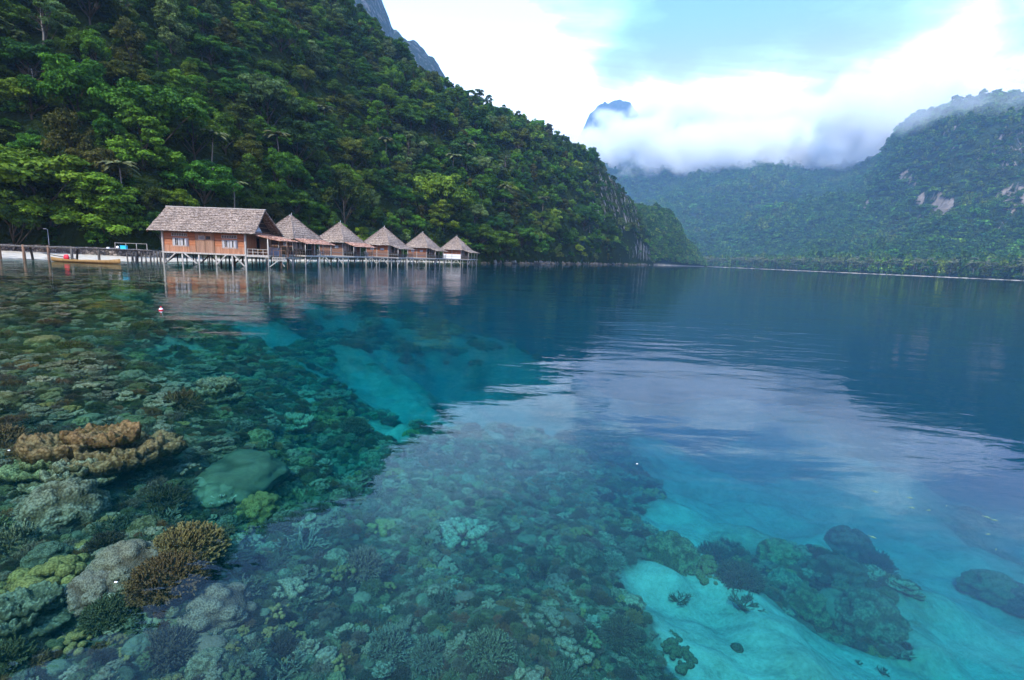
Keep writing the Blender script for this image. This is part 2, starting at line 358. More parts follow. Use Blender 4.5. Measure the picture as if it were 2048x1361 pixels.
def polar_sheet(name, a0, a1, na, ds, fz, mat, attrs=None, kind='structure', label=None, base=None):
    A = np.linspace(a0, a1, na); D = np.asarray(ds)
    AA, DD = np.meshgrid(A, D)
    if base is not None: DD = DD + base(AA)
    X, Y = to_xy(AA, DD); Z = fz(AA, DD)
    v = np.stack([X, Y, Z], -1).reshape(-1, 3); nd = len(D)
    i = np.arange(nd - 1)[:, None] * na + np.arange(na - 1)[None, :]
    f = np.stack([i, i + 1, i + na + 1, i + na], -1).reshape(-1, 4)[:, ::-1]
    f = f[:, ::-1] if fz is None else f
    at = {k: ('POINT', g(AA, DD, X, Y, Z).ravel()) for k, g in (attrs or {}).items()}
    me = raw_mesh(name, v, f, [mat], True, at)
    # faces must look up
    o = link(name, me); tag(o, label, None, None, kind)
    return o

# -- forest floor / rock material
def m_ground(name, c_soil, c_green, c_rock, c_rock2, sc=.06, bump=2.0, streak=1.0):
    m, nt = nmat(name); t = N(nt, 'ShaderNodeTexCoord').outputs['Object']
    a = noise(nt, t, sc, 8, .62); a2 = noise(nt, t, sc * 7, 5, .6)
    mp = N(nt, 'ShaderNodeMapping'); mp.inputs['Scale'].default_value = (1, 1, .28); L(nt, t, mp.inputs[0])
    rk = noise(nt, mp.outputs[0], sc * 3 * streak, 8, .72, .6)
    green = ramp(nt, math_(nt, 'ADD', math_(nt, 'MULTIPLY', a, .5), math_(nt, 'MULTIPLY', a2, .5)), [(.3, c_soil), (.65, c_green)]).outputs[0]
    rock = ramp(nt, rk, [(.3, c_rock), (.62, c_rock2)]).outputs[0]
    at = N(nt, 'ShaderNodeAttribute', attribute_name='rock')
    fac = math_(nt, 'ADD', at.outputs['Fac'], math_(nt, 'MULTIPLY', math_(nt, 'SUBTRACT', rk, .5), 2.8))
    fac = ramp(nt, fac, [(.42, 0.0), (.56, 1.0)]).outputs[0]
    col = mixc(nt, fac, green, rock)
    sd = N(nt, 'ShaderNodeAttribute', attribute_name='sand')
    snd = ramp(nt, noise(nt, t, 1.5, 5, .6), [(.3, (.36, .32, .27)), (.7, (.56, .51, .43))]).outputs[0]
    col = mixc(nt, sd.outputs['Fac'], col, snd)
    b = N(nt, 'ShaderNodeBsdfDiffuse', i_Roughness=1.0); L(nt, col, b.inputs['Color'])
    bp = N(nt, 'ShaderNodeBump', i_Strength=1.0, i_Distance=bump); L(nt, math_(nt, 'ADD', a2, math_(nt, 'MULTIPLY', rk, fac)), bp.inputs['Height']); L(nt, bp.outputs[0], b.inputs['Normal'])
    out_surf(nt, b.outputs[0]); return m
G_HILL = m_ground('forest_floor', (.008, .012, .005), (.022, .040, .010), (.07, .07, .06), (.30, .29, .26))
G_MTN = m_ground('mountain_ground', (.012, .022, .010), (.035, .065, .022), (.08, .08, .07), (.27, .225, .18), .02, 8)
G_PEAK = m_ground('rocky_mountain_ground', (.012, .020, .010), (.038, .056, .022), (.05, .052, .048), (.17, .165, .15), .030, 12)

def cliff_az(a, d, x, y, z):
    k = sstep(a, 12.2, 13.6) * (1 - sstep(z, 18, 34)) * sstep(z, 3, 8) * .48
    k2 = sstep(a, 6.5, 9.5) * (1 - sstep(a, 13.5, 14)) * .38 * sstep(z, 20, 40)
    low = (1 - sstep(z, 1.0, 2.0)) * sstep(a, -6, -2) * .42
    return np.maximum(np.maximum(k, k2), low) + vn(x / 12, y / 12, z / 12, 5) * .1
def beach_sand(a, d, x, y, z):
    s = tab(a, SHORE); bw = tab(a, BEACHW)
    return (1 - sstep(d - s - bw, -1.0, .4)) * (1 - sstep(a, -9, -5))
hill_d = np.concatenate([np.linspace(-20, -2, 10), np.linspace(-1, 30, 60), np.linspace(31, 150, 90), np.linspace(152, 700, 110)])
hill = polar_sheet('hill', -118, 15.3, 560, hill_d, hill_z, G_HILL, {'rock': cliff_az, 'sand': beach_sand}, base=lambda a: tab(a, SHORE))

# -- second headland across the bay
H2_S = [(11, 640), (14, 660), (17, 760), (19, 900), (20.6, 1100), (21, 1150)]
H2_E = [(11, 6.2), (13.5, 6.3), (15, 6.0), (16.3, 5.7), (17.2, 4.9), (18.2, 3.3), (19.3, 2.2), (20.1, 1.1), (20.6, 0)]
def head_z(a, d):
    s = tab(a, H2_S); zr = np.maximum(CAM_H + (s + 100) * np.tan(np.radians(tab(a, H2_E))) - 9, .2)
    x, y = to_xy(a, d); t = (d - s) / 100
    h = zr * np.clip(t, 0, 1) ** .7 - np.where(t > 1, .25 * (d - s - 100), 0)
    h = h + fbm(x / 60, y / 60, o=3, s=9) * 8 * sstep(t, 0, .4) * np.clip(zr / 50, 0, 1)
    return np.where(t > 0, h, (d - s) * .2)
headland = polar_sheet('headland', 10, 20.8, 160, np.concatenate([np.linspace(-20, 0, 6), np.linspace(1, 140, 80), np.linspace(145, 500, 30)]), head_z, G_HILL, {'rock': lambda a, d, x, y, z: .12 + 0 * a, 'sand': lambda a, d, x, y, z: (1 - sstep(z, .3, 1.2)) * .8}, base=lambda a: tab(a, H2_S))

# -- far shore, valley and big mountain
F_S = [(-10, 1500), (10, 1340), (20.3, 1240), (26, 1030), (33, 860), (45, 700), (60, 600), (110, 520)]
F_RD = [(-10, 2800), (30, 2700), (33, 2300), (36, 1900), (42, 1700), (60, 1500), (110, 1400)]
F_RE = [(-10, 11.5), (8, 11.5), (20, 11.2), (25, 10.9), (28, 10.3), (30, 9.7), (31.5, 9.3), (33.2, 9.4), (34.1, 9.9), (35.2, 11.6), (36.4, 12.6), (38, 12.8), (39.5, 13.3), (41, 13.8), (43, 13.4), (48, 13.2), (60, 12), (110, 10)]
def ridged(x, y, s):
    return (1 - np.abs(fbm(x, y, o=4, s=s)) * 2.2)
def far_z(a, d):
    s = tab(a, F_S); rd = tab(a, F_RD); x, y = to_xy(a, d)
    zr = CAM_H + rd * np.tan(np.radians(tab(a, F_RE))) - 7
    foot = s + 210
    plain = np.where(d > s, .25 + np.clip(d - s, 0, 210) * .0545, (d - s) * .1)
    t = (d - foot) / (rd - foot)
    right = sstep(a, 32, 38)
    prof = (1 - right) * np.clip(t, 0, 1) ** 1.15 + right * (.28 * np.clip(t, 0, 1) + .72 * sstep(t, .12, 1.0) ** .9)
    h = zr * prof
    env = np.sin(np.pi * np.clip(t, 0, 1)) ** .7
    h = h + env * (ridged(x / 420, y / 420, 21) - .6) * (90 + 60 * right) + env * fbm(x / 110, y / 110, o=4, s=30) * 26
    h = h + sstep(t, .9, 1) * fbm(x / 90, y / 90, o=3, s=31) * 8
    h = h - np.where(t > 1, .35 * (d - rd), 0)
    return np.where(t > 0, np.maximum(h, 0) + 11.7, plain)
FAR_ROCK = [(1885, 415, 1.3, .8), (1872, 395, .8, .6), (1812, 352, 1.0, .55), (1822, 372, .7, .6), (1845, 398, .8, .6), (1738, 406, .9, .6), (2035, 395, 2.2, .55), (2048, 410, 1.5, .5), (1950, 270, 3, .25), (2010, 300, 3, .3)]
def far_rock(a, d, x, y, z):
    el = np.degrees(np.arctan2(z - CAM_H, d)); k = np.zeros_like(a)
    for (px, py, w, s) in FAR_ROCK:
        q = ray(px, py); qa = math.degrees(math.atan2(q[0], q[1])); qe = math.degrees(math.asin(q[2]))
        dd = np.hypot((a - qa) / (w * .8), (el - qe) / (w * .8)); k = np.maximum(k, s * (1 - sstep(dd, .4, 1.1)))
    hi = sstep(el, 8, 12.5) * sstep(a, 34, 38) * .22
    return np.maximum(k, hi) * (d > 900)
far_d = np.concatenate([np.linspace(560, 1300, 100), np.linspace(1310, 2800, 190), np.linspace(2830, 4000, 25)])
mountain = polar_sheet('mountain', 4, 108, 640, far_d, far_z, G_MTN,
    {'rock': far_rock, 'sand': lambda a, d, x, y, z: 1 - sstep(d - tab(a, F_S) + 4 * vn(a * 3, a * 0, s=8), 1.5, 5)})
# -- the peak that shows above the cloud, and the rocky mountain behind the near hill
PK_E = [(3, 9), (6.0, 12.4), (7.3, 15.0), (8.1, 16.0), (8.8, 16.5), (9.6, 16.6), (10.6, 16.5), (11.6, 16.2), (12.4, 15.2), (13.4, 13), (16, 10)]
def peak_z(a, d):
    x, y = to_xy(a, d); zr = 4300 * np.tan(np.radians(tab(a, PK_E))); t = np.clip((d - 3300) / 1000, 0, 1)
    return zr * (.35 + .65 * t ** .7) + ridged(x / 160, y / 160, 40) * 55 * (1 - t * .45) - 20 + 22 * fbm(a * 1.6, a * 0, o=4, s=41) - np.where(d > 4300, .5 * (d - 4300), 0)
distant_mountain = polar_sheet('distant_mountain', 3, 16, 300, np.linspace(3300, 4800, 150), peak_z, G_PEAK, {'rock': lambda a, d, x, y, z: .36 + 0 * a, 'sand': lambda a, d, x, y, z: 0 * a})
RM_E = [(-60, 27), (-30, 28), (-22, 27), (-18, 26), (-16.2, 25.2), (-15.0, 23.6), (-14.3, 22.6), (-13.6, 21.4), (-12.4, 20.6), (-11.0, 19.9), (-9.4, 18.9), (-7.5, 16.5), (-4, 12)]
def rocky_z(a, d):
    x, y = to_xy(a, d); zr = 1500 * np.tan(np.radians(tab(a, RM_E))); t = np.clip((d - 1000) / 500, 0, 1)
    return zr * (.3 + .7 * t ** .7) + ridged(x / 110, y / 110, 44) * 34 * (1 - t * .45) + 8 + 6 * fbm(a * 2.2, a * 0, o=4, s=45) - np.where(d > 1500, .6 * (d - 1500), 0)
rocky = polar_sheet('rocky_mountain', -60, -3, 520, np.linspace(1000, 2000, 220), rocky_z, G_PEAK, {'rock': lambda a, d, x, y, z: .40 + 0 * a, 'sand': lambda a, d, x, y, z: 0 * a})

# -- seabed: depths measured at places seen in the photograph (px, py, depth, coral cover 0..1)
SB = [(0, 530, .12, 1), (0, 545, .14, 1), (150, 530, .12, 1), (150, 545, .14, 1), (300, 537, .14, 1), (450, 545, .2, 1), (470, 590, .4, .8), (550, 560, 1.6, .2), (620, 545, 3, .1),(0, 560, .16, .8), (0, 620, .24, .8), (0, 700, .32, .8), (0, 800, .36, .9), (0, 900, .48, 1), (0, 1000, .7, 1), (0, 1150, .85, .9), (0, 1300, .95, .7), (60, 1240, 1.0, .3), (150, 1330, 1.1, .8),
      (150, 560, .15, .9), (150, 620, .2, .9), (150, 720, .3, .6), (150, 800, .4, .9), (150, 900, .5, 1), (150, 1050, .85, .9), (150, 1180, .95, .6), (300, 560, .2, 1), (300, 650, .38, .7), (330, 725, 1.0, .6), (250, 855, .65, .7), (300, 800, .55, 1), (300, 950, .85, 1), (300, 1100, .75, .9), (350, 1130, .62, 1), (390, 1080, .65, 1),
      (440, 640, 1.3, .7), (420, 720, 1.1, .7), (430, 800, .85, 1), (400, 900, .95, .9), (470, 950, 1.0, 1), (430, 1020, 1.15, .4), (460, 1080, 1.35, .2), (540, 1050, 1.4, .9), (500, 1150, 1.4, 1), (400, 1250, 1.35, 1), (350, 1350, 1.3, 1),
      (520, 690, 2.3, .15), (600, 700, 2.0, .7), (560, 780, 1.3, 1), (590, 820, 1.8, .6), (600, 900, 1.25, 1), (560, 1000, 1.3, 1), (600, 980, 1.6, .6), (650, 690, 3.0, .2), (720, 780, 2.9, .15), (780, 820, 3.1, .1), (760, 700, 3.2, .6), (700, 860, 1.6, 1), (740, 900, 2.6, .2), (690, 970, 2.1, .35),
      (640, 600, 4.5, .3), (640, 790, 2.0, .7), (660, 850, 1.7, 1), (760, 600, 12, .1), (900, 600, 20, 0), (880, 700, 8, 0), (1000, 700, 22, 0), (1150, 700, 26, 0), (1100, 800, 16, 0), (900, 800, 5, .2), (850, 860, 3.2, .3), (950, 860, 4.5, .3), (1050, 880, 5.5, .3), (1200, 860, 14, 0), (1350, 850, 20, 0), (1300, 930, 9, .0), (1200, 920, 4.5, .7), (1080, 930, 3.2, 1), (950, 930, 2.6, 1), (850, 950, 2.3, 1), (780, 1000, 2.0, 1),
      (1100, 1020, 2.6, 1), (1230, 1000, 3.2, 1), (950, 1080, 1.9, 1), (800, 1100, 1.7, 1), (650, 1100, 1.5, 1), (1150, 1120, 2.1, 1), (1250, 1080, 2.3, 1), (700, 1250, 1.45, 1), (900, 1250, 1.55, 1), (1100, 1250, 1.65, 1), (1250, 1230, 1.8, 1), (1000, 1355, 1.4, 1), (600, 1350, 1.3, 1), (1300, 1340, 1.75, 1),
      (1400, 1000, 5.0, .1), (1340, 1040, 3.2, .0), (1450, 1050, 4.0, 0), (1550, 1050, 4.4, .0), (1350, 1120, 2.5, .6), (1480, 1130, 2.9, .6), (1600, 1150, 3.0, .6), (1700, 1200, 2.9, .6), (1760, 1260, 2.9, .3), (1330, 1190, 2.2, .1), (1450, 1220, 2.4, 0), (1400, 1300, 2.1, 0), (1550, 1330, 2.3, 0), (1750, 1350, 2.6, 0), (2000, 1350, 3.1, 0),
      (1500, 960, 6.5, 0), (1650, 1020, 5, 0), (1700, 1100, 3.8, .1), (1800, 1060, 4.8, 0), (1850, 1150, 4.4, 0), (2040, 1130, 6.0, .3), (2000, 1200, 4.4, .2), (1950, 1000, 8, 0), (2040, 1000, 10, 0), (1600, 900, 18, 0), (1800, 900, 24, 0), (1700, 800, 28, 0), (2040, 800, 30, 0), (1500, 650, 32, 0), (1900, 640, 32, 0), (1250, 600, 32, 0), (1050, 560, 24, 0)]
_P = []
for (px, py, dep, cv) in SB:
    q = on_level(px, py, -dep); a_, d_ = to_ad(q[0], q[1]); _P.append((a_ / 9.0, math.log(d_) * 4.2, math.log(dep), cv))
_P = np.array(_P)
def sb_interp(a, d):
    a = np.asarray(a, float); sh = a.shape; u = (a / 9.0).ravel(); v = (np.log(np.maximum(d, .3)) * 4.2).ravel()
    zz_ = np.empty(len(u)); cc_ = np.empty(len(u))
    for i in range(0, len(u), 60000):
        w = 1.0 / (((u[i:i + 60000, None] - _P[None, :, 0]) ** 2 + (v[i:i + 60000, None] - _P[None, :, 1]) ** 2) ** 1.6 + .01)
        ws = w.sum(1); zz_[i:i + 60000] = (w * _P[:, 2]).sum(1) / ws; cc_[i:i + 60000] = (w * _P[:, 3]).sum(1) / ws
    return np.exp(zz_).reshape(sh), cc_.reshape(sh)
_ga = np.linspace(-110, 110, 441); _gl = np.linspace(math.log(.5), math.log(3000), 400)
_GA, _GL = np.meshgrid(_ga, _gl); _GZ, _GC = sb_interp(_GA, np.exp(_GL))
def _bil(G, a, d):
    a = np.asarray(a, float); fa = np.clip((a + 110) / 220 * 440, 0, 439.999); fl = np.clip((np.log(np.maximum(d, .5)) - _gl[0]) / (_gl[-1] - _gl[0]) * 399, 0, 398.999)
    i = fl.astype(int); j = fa.astype(int); s_, t_ = fl - i, fa - j
    return (G[i, j] * (1 - t_) + G[i, j + 1] * t_) * (1 - s_) + (G[i + 1, j] * (1 - t_) + G[i + 1, j + 1] * t_) * s_
def cover(a, d):
    x, y = to_xy(np.asarray(a, float), d); return np.clip(_bil(_GC, a, d) + fbm(x * .55, y * .55, o=3, s=60) * .55, 0, 1)
def bed_z(a, d):
    a = np.asarray(a, float); d = np.asarray(d, float) + 0 * a
    x, y = to_xy(a, d); dep = _bil(_GZ, a, d)
    shore = np.where(a < 15.5, tab(a, SHORE), 9999.)
    h2 = np.where((a > 11) & (a < 21), tab(a, H2_S), 9999.); fs = np.where(a > 14, tab(a, F_S), 9999.)
    s = np.minimum(np.minimum(shore, np.where(a > 15, h2, 9999.)), np.where(a > 20.8, fs, 9999.))
    k = np.clip((s - d), 0, 1e9); lim = .15 + k * np.where(a < -20, .045, .35)
    dep = np.minimum(dep, lim)
    amp = np.clip(dep * .35, .015, .5)
    z = -dep + fbm(x * .8, y * .8, o=3, s=50) * amp * .8 + .016 * np.sin(x * 9 + y * 16 + 3.5 * vn(x * 1.3, y * 1.3, s=52)) * np.clip(dep, 0, 1) + fbm(x * 3.1, y * 3.1, o=3, s=51) * np.clip(amp * .25, 0, .08) * cover(a, d)
    return np.where(d < s - 2, np.minimum(z, -.12), -1.5)
m_bed, nt = nmat('seabed')
t = N(nt, 'ShaderNodeTexCoord').outputs['Object']
at = N(nt, 'ShaderNodeAttribute', attribute_name='cover')
v1 = N(nt, 'ShaderNodeTexVoronoi', feature='F1'); v1.inputs['Scale'].default_value = 5.5; v1.inputs['Randomness'].default_value = 1; L(nt, t, v1.inputs['Vector'])
v2 = N(nt, 'ShaderNodeTexVoronoi', feature='F1'); v2.inputs['Scale'].default_value = 1.6; L(nt, t, v2.inputs['Vector'])
n_ = noise(nt, t, 9, 6, .7); nb = noise(nt, t, 1.1, 4, .6)
s1 = N(nt, 'ShaderNodeSeparateColor'); L(nt, v1.outputs['Color'], s1.inputs[0]); s2 = N(nt, 'ShaderNodeSeparateColor'); L(nt, v2.outputs['Color'], s2.inputs[0])
cor = ramp(nt, s1.outputs[0], [(0, (.05, .04, .02)), (.3, (.13, .11, .045)), (.55, (.10, .12, .07)), (.75, (.21, .16, .08)), (1, (.30, .30, .22))]).outputs[0]
cor = mixc(nt, .5, cor, ramp(nt, s2.outputs[0], [(0, (.06, .05, .03)), (.4, (.17, .12, .05)), (.7, (.12, .13, .08)), (1, (.24, .20, .12))]).outputs[0])
cor = mixc(nt, 1.0, cor, ramp(nt, n_, [(.3, (.45, .45, .45)), (.7, (1.4, 1.4, 1.4))]).outputs[0], 'MULTIPLY')
cor = mixc(nt, ramp(nt, v1.outputs['Distance'], [(.45, 0.0), (.75, .8)]).outputs[0], cor, (.02, .02, .015))
snd = ramp(nt, math_(nt, 'ADD', math_(nt, 'MULTIPLY', noise(nt, t, 3.5, 6, .65), .6), math_(nt, 'MULTIPLY', noise(nt, t, 22, 3, .6), .4)), [(.34, (.20, .21, .17)), (.6, (.37, .37, .31))]).outputs[0]
snd = mixc(nt, ramp(nt, noise(nt, t, 6.5, 6, .75), [(.60, 0.0), (.68, .55)]).outputs[0], snd, (.12, .12, .08))
mk = ramp(nt, math_(nt, 'ADD', at.outputs['Fac'], math_(nt, 'MULTIPLY', math_(nt, 'SUBTRACT', n_, .5), .5)), [(.15, 0.0), (.60, 1.0)]).outputs[0]
col = mixc(nt, mk, snd, cor)
b = N(nt, 'ShaderNodeBsdfDiffuse'); L(nt, col, b.inputs['Color'])
bp = N(nt, 'ShaderNodeBump', i_Strength=.9, i_Distance=.05); hh = math_(nt, 'ADD', n_, math_(nt, 'MULTIPLY', math_(nt, 'MULTIPLY', v1.outputs['Distance'], mk), -1.2)); L(nt, hh, bp.inputs['Height']); L(nt, bp.outputs[0], b.inputs['Normal'])
out_surf(nt, b.outputs[0])
seabed = polar_sheet('seabed', -100, 100, 760, np.exp(np.linspace(math.log(.9), math.log(1500), 640)), bed_z, m_bed, {'cover': lambda a, d, x, y, z: cover(a, d)})
seabed_back = None

# -- the water: one closed body with a rippled surface, absorbing and scattering light inside
m_wat, nt = nmat('sea_water')
t = N(nt, 'ShaderNodeTexCoord').outputs['Object']
mp = N(nt, 'ShaderNodeMapping'); mp.inputs['Scale'].default_value = (.55, 1.25, 1); mp.inputs['Rotation'].default_value = (0, 0, rad(-14)); L(nt, t, mp.inputs[0])
w1 = noise(nt, mp.outputs[0], .85, 4, .5, .3); w2 = noise(nt, mp.outputs[0], .22, 3, .5, .2); w3 = noise(nt, mp.outputs[0], 3.6, 3, .5)
calm = ramp(nt, noise(nt, t, .05, 3, .5), [(.35, .25), (.65, 1.0)]).outputs[0]
hgt = math_(nt, 'ADD', math_(nt, 'MULTIPLY', w1, .038), math_(nt, 'ADD', math_(nt, 'MULTIPLY', w2, .075), math_(nt, 'MULTIPLY', w3, .0036)))
hgt = math_(nt, 'MULTIPLY', hgt, calm)
bp = N(nt, 'ShaderNodeBump', i_Strength=1.0, i_Distance=1.0); L(nt, hgt, bp.inputs['Height'])
fr = N(nt, 'ShaderNodeFresnel', i_IOR=1.30); L(nt, bp.outputs[0], fr.inputs['Normal'])
gl = N(nt, 'ShaderNodeBsdfGlossy', i_Roughness=.02); L(nt, bp.outputs[0], gl.inputs['Normal'])
tr = N(nt, 'ShaderNodeBsdfTransparent')
ms = N(nt, 'ShaderNodeMixShader'); L(nt, fr.outputs[0], ms.inputs[0]); L(nt, tr.outputs[0], ms.inputs[1]); L(nt, gl.outputs[0], ms.inputs[2])
o = out_surf(nt, ms.outputs[0])
W_ABS = (.45, .074, .056); W_SCA = (.0006, .015, .0225)
def vol_mix(nt, ab, sc, o, aniso=0.0):
    A = max(ab); va = N(nt, 'ShaderNodeVolumeAbsorption', i_Density=A); va.inputs['Color'].default_value = (1 - ab[0] / A, 1 - ab[1] / A, 1 - ab[2] / A, 1)
    B = max(sc); vs = N(nt, 'ShaderNodeVolumeScatter', i_Density=B); vs.inputs['Color'].default_value = (sc[0] / B, sc[1] / B, sc[2] / B, 1); vs.inputs['Anisotropy'].default_value = aniso
    ad = N(nt, 'ShaderNodeAddShader'); L(nt, va.outputs[0], ad.inputs[0]); L(nt, vs.outputs[0], ad.inputs[1]); L(nt, ad.outputs[0], o.inputs['Volume'])
vol_mix(nt, W_ABS, W_SCA, o, .2)
w = MB(); w.box(-420, 1350, -40, 1480, -46, 0.0)
water = w.build('water', m_wat); tag(water, None, None, None, 'structure')

# -- open air: light blue haze
m_haze, nt = nmat('haze_air')
o = N(nt, 'ShaderNodeOutputMaterial')
pv = N(nt, 'ShaderNodeVolumePrincipled'); pv.inputs['Color'].default_value = (.42, .70, 1.0, 1); pv.inputs['Density'].default_value = 1.6e-4; pv.inputs['Anisotropy'].default_value = .3
L(nt, pv.outputs[0], o.inputs['Volume'])
w = MB(); w.box(-2600, 4600, -800, 5600, -47, 1500)
haze = w.build('haze', m_haze); tag(haze, 'thin blue haze over the bay and its far mountains', None, None, 'stuff')

# ================================================================== VEGETATION
RS = np.random.RandomState
def leaf_quads(c, n, s, rng, asp=.62):
    """leaf-sized quads at centres c with normals n and sizes s"""
    k = len(c); n = n / np.maximum(np.linalg.norm(n, axis=1, keepdims=True), 1e-6)
    r = rng.randn(k, 3); t = np.cross(n, r); t /= np.maximum(np.linalg.norm(t, axis=1, keepdims=True), 1e-6); b = np.cross(n, t)
    s = s[:, None]
    tip = n * s * -.18
    v = np.stack([c - t * s, c + b * s * asp, c + t * s + tip, c - b * s * asp], 1).reshape(-1, 3)
    f = np.arange(4 * k).reshape(-1, 4)
    return v, f
def clumps_for(form, rng):
    """clump centres and radii for a crown of about unit radius, base at z=0"""
    C = []
    if form == 'dome':
        for i in range(58):
            u = rng.randn(3); u /= np.linalg.norm(u); u[2] = abs(u[2]) * .95 - .22; r = rng.uniform(.5, 1.0)
            C.append((u[0] * r, u[1] * r, u[2] * r * .95 + .6, rng.uniform(.13, .26), .7))
    elif form == 'tiered':
        for i in range(52):
            k = rng.rand(); an = rng.uniform(0, 6.283); r = (1.0 - .6 * k) * rng.uniform(.35, 1.05); C.append((math.cos(an) * r, math.sin(an) * r, .05 + 1.35 * k + rng.uniform(-.1, .1) - r * .12, rng.uniform(.15, .27), .6))
    elif form == 'tall':
        for i in range(52):
            zc = rng.uniform(0, 1.9); R = .62 * math.sin(math.pi * min(1, (zc + .35) / 2.4)) ** .8
            an = rng.uniform(0, 6.283); r = R * rng.uniform(.5, 1); C.append((math.cos(an) * r, math.sin(an) * r, zc, rng.uniform(.13, .24), .85))
    elif form == 'spread':
        for i in range(52):
            an = rng.uniform(0, 6.283); r = math.sqrt(rng.uniform(0, 1)) * 1.05; C.append((math.cos(an) * r, math.sin(an) * r, 0.5 + .35 * (1 - r * r) + rng.uniform(-.3, .14), rng.uniform(.13, .25), .8))
    elif form == 'open':
        for i in range(18):
            u = rng.randn(3); u /= np.linalg.norm(u); r = rng.uniform(.4, 1.05); C.append((u[0] * r * .8, u[1] * r * .8, u[2] * r * .7 + .8, rng.uniform(.13, .26), .6))
    elif form == 'feather':
        for i in range(40):
            u = rng.randn(3); u /= np.linalg.norm(u); u[2] = abs(u[2]) - .2; r = rng.uniform(.5, .95); C.append((u[0] * r * .85, u[1] * r * .85, u[2] * r * 1.1 + .55, rng.uniform(.12, .22), 1.1))
    return np.array(C)
def crown_mesh(name, form, seed, per=400, leaf=.034, mats=()):
    rng = RS(seed); C = clumps_for(form, rng); V_, F_, T_ = [], [], []; nv = 0
    for (x, y, z, r, fl) in C:
        k = int(per * (r / .27) ** 2); u = rng.randn(k, 3); u /= np.linalg.norm(u, axis=1, keepdims=True)
        u[:, 2] = np.where(rng.rand(k) < .72, np.abs(u[:, 2]), u[:, 2])
        bump = 1 + .28 * vn(u[:, 0] * 3 + x * 9, u[:, 1] * 3 + y * 9, u[:, 2] * 3 + z * 9, seed)
        rr = r * rng.uniform(.72, 1.08, k) * bump; c = np.array([x, y, z]) + u * rr[:, None] * np.array([1, 1, fl])
        nrm = u * np.array([1, 1, 1.4]) + rng.randn(k, 3) * .45 + np.array([0, 0, .35])
        s = leaf * rng.uniform(.6, 1.5, k); v, f = leaf_quads(c, nrm, s, rng)
        V_.append(v); F_.append(f + nv); nv += len(v); T_.append(np.clip(rng.uniform(.0, .7) + rng.randn(k) * .2, 0, 1))
    return raw_mesh(name, np.concatenate(V_), np.concatenate(F_), mats, False, {'tone': ('FACE', np.concatenate(T_))})
def trunk_mesh(name, form, seed, mat, below=.9):
    rng = random.Random(seed); C = clumps_for(form, RS(seed)); w = MB()
    top = 1.5 if form == 'tall' else (.95 if form in ('tiered', 'open') else .55)
    w.beam((0, 0, -below), (rng.uniform(-.05, .05), rng.uniform(-.05, .05), top), .085, n=7, taper=.35, jit=.03, rng=rng, segs=5)
    for i in rng.sample(range(len(C)), min(11, len(C))):
        x, y, z = C[i][:3]; z0 = max(-.3, z - .5 - .25 * math.hypot(x, y)); w.beam((0, 0, min(z0, top * .9)), (x * .95, y * .95, z), .036, n=5, taper=.3, jit=.04, rng=rng, segs=3)
    return w_mesh(w, name, mat)
def w_mesh(w, name, mat, smooth=True):
    me = bpy.data.meshes.new(name); me.from_pydata(w.v, [], w.f); me.update(); me.materials.append(mat)
    if smooth: me.polygons.foreach_set('use_smooth', [True] * len(me.polygons))
    return me

LEAF = {
    'dark green':        m_leaf('dark_green_leaves', (.010, .032, .005), (.060, .140, .017)),
    'mid green':         m_leaf('mid_green_leaves', (.014, .045, .005), (.088, .195, .020)),
    'bright green':      m_leaf('bright_green_leaves', (.024, .072, .006), (.120, .262, .024)),
    'yellow green':      m_leaf('yellow_green_leaves', (.034, .070, .005), (.200, .300, .028)),
    'pale grey green':   m_leaf('pale_green_leaves', (.032, .060, .018), (.165, .245, .080)),
    'olive':             m_leaf('olive_leaves', (.022, .036, .005), (.120, .155, .024)),
    'brownish':          m_leaf('brownish_leaves', (.022, .028, .006), (.120, .122, .026)),
    'blue green':        m_leaf('blue_green_leaves', (.010, .036, .010), (.058, .145, .034)),
}
BARK = m_wood('pale_bark', (.10, .085, .07), (.28, .25, .21)); BARKD = m_wood('dark_bark', (.03, .024, .018), (.09, .075, .055))
FORMS = ['dome', 'tiered', 'tall', 'spread', 'open', 'feather']
FWORD = {'dome': 'round-crowned', 'tiered': 'layered', 'tall': 'tall narrow', 'spread': 'wide flat-topped', 'open': 'thin open-crowned', 'feather': 'shaggy feathery'}
PROT = {}
for fi, fm in enumerate(FORMS):
    for q in range(2):
        sd = 100 + fi * 10 + q
        PROT[(fm, q)] = (crown_mesh('crown', fm, sd, mats=[LEAF['mid green']]), trunk_mesh('trunk', fm, sd, BARKD))
SMALLP = [crown_mesh('small_crown', fm, 300 + i, per=40, leaf=.095, mats=[LEAF['mid green']]) for i, fm in enumerate(['dome', 'dome', 'tiered', 'tall', 'feather', 'spread'])]
TINYP = [crown_mesh('far_crown', fm, 340 + i, per=12, leaf=.19, mats=[LEAF['mid green']]) for i, fm in enumerate(['dome', 'tall', 'spread', 'feather'])]

def make_tree(name, x, y, z, R, form, color, q, rot, sz=1.0, tr=True):
    root = empty(name, (x, y, z), rot)
    cm, tm = PROT[(form, q)]
    o = bpy.data.objects.new('crown', cm); COL.objects.link(o); o.parent = root; o.scale = (R, R, R * sz); o.location = (0, 0, R * .2)
    o.material_slots[0].link = 'OBJECT'; o.material_slots[0].material = LEAF[color]
    if tr:
        t_ = bpy.data.objects.new('trunk', tm); COL.objects.link(t_); t_.parent = root; t_.scale = (R, R, R * sz); t_.location = (0, 0, R * .2)
    return root

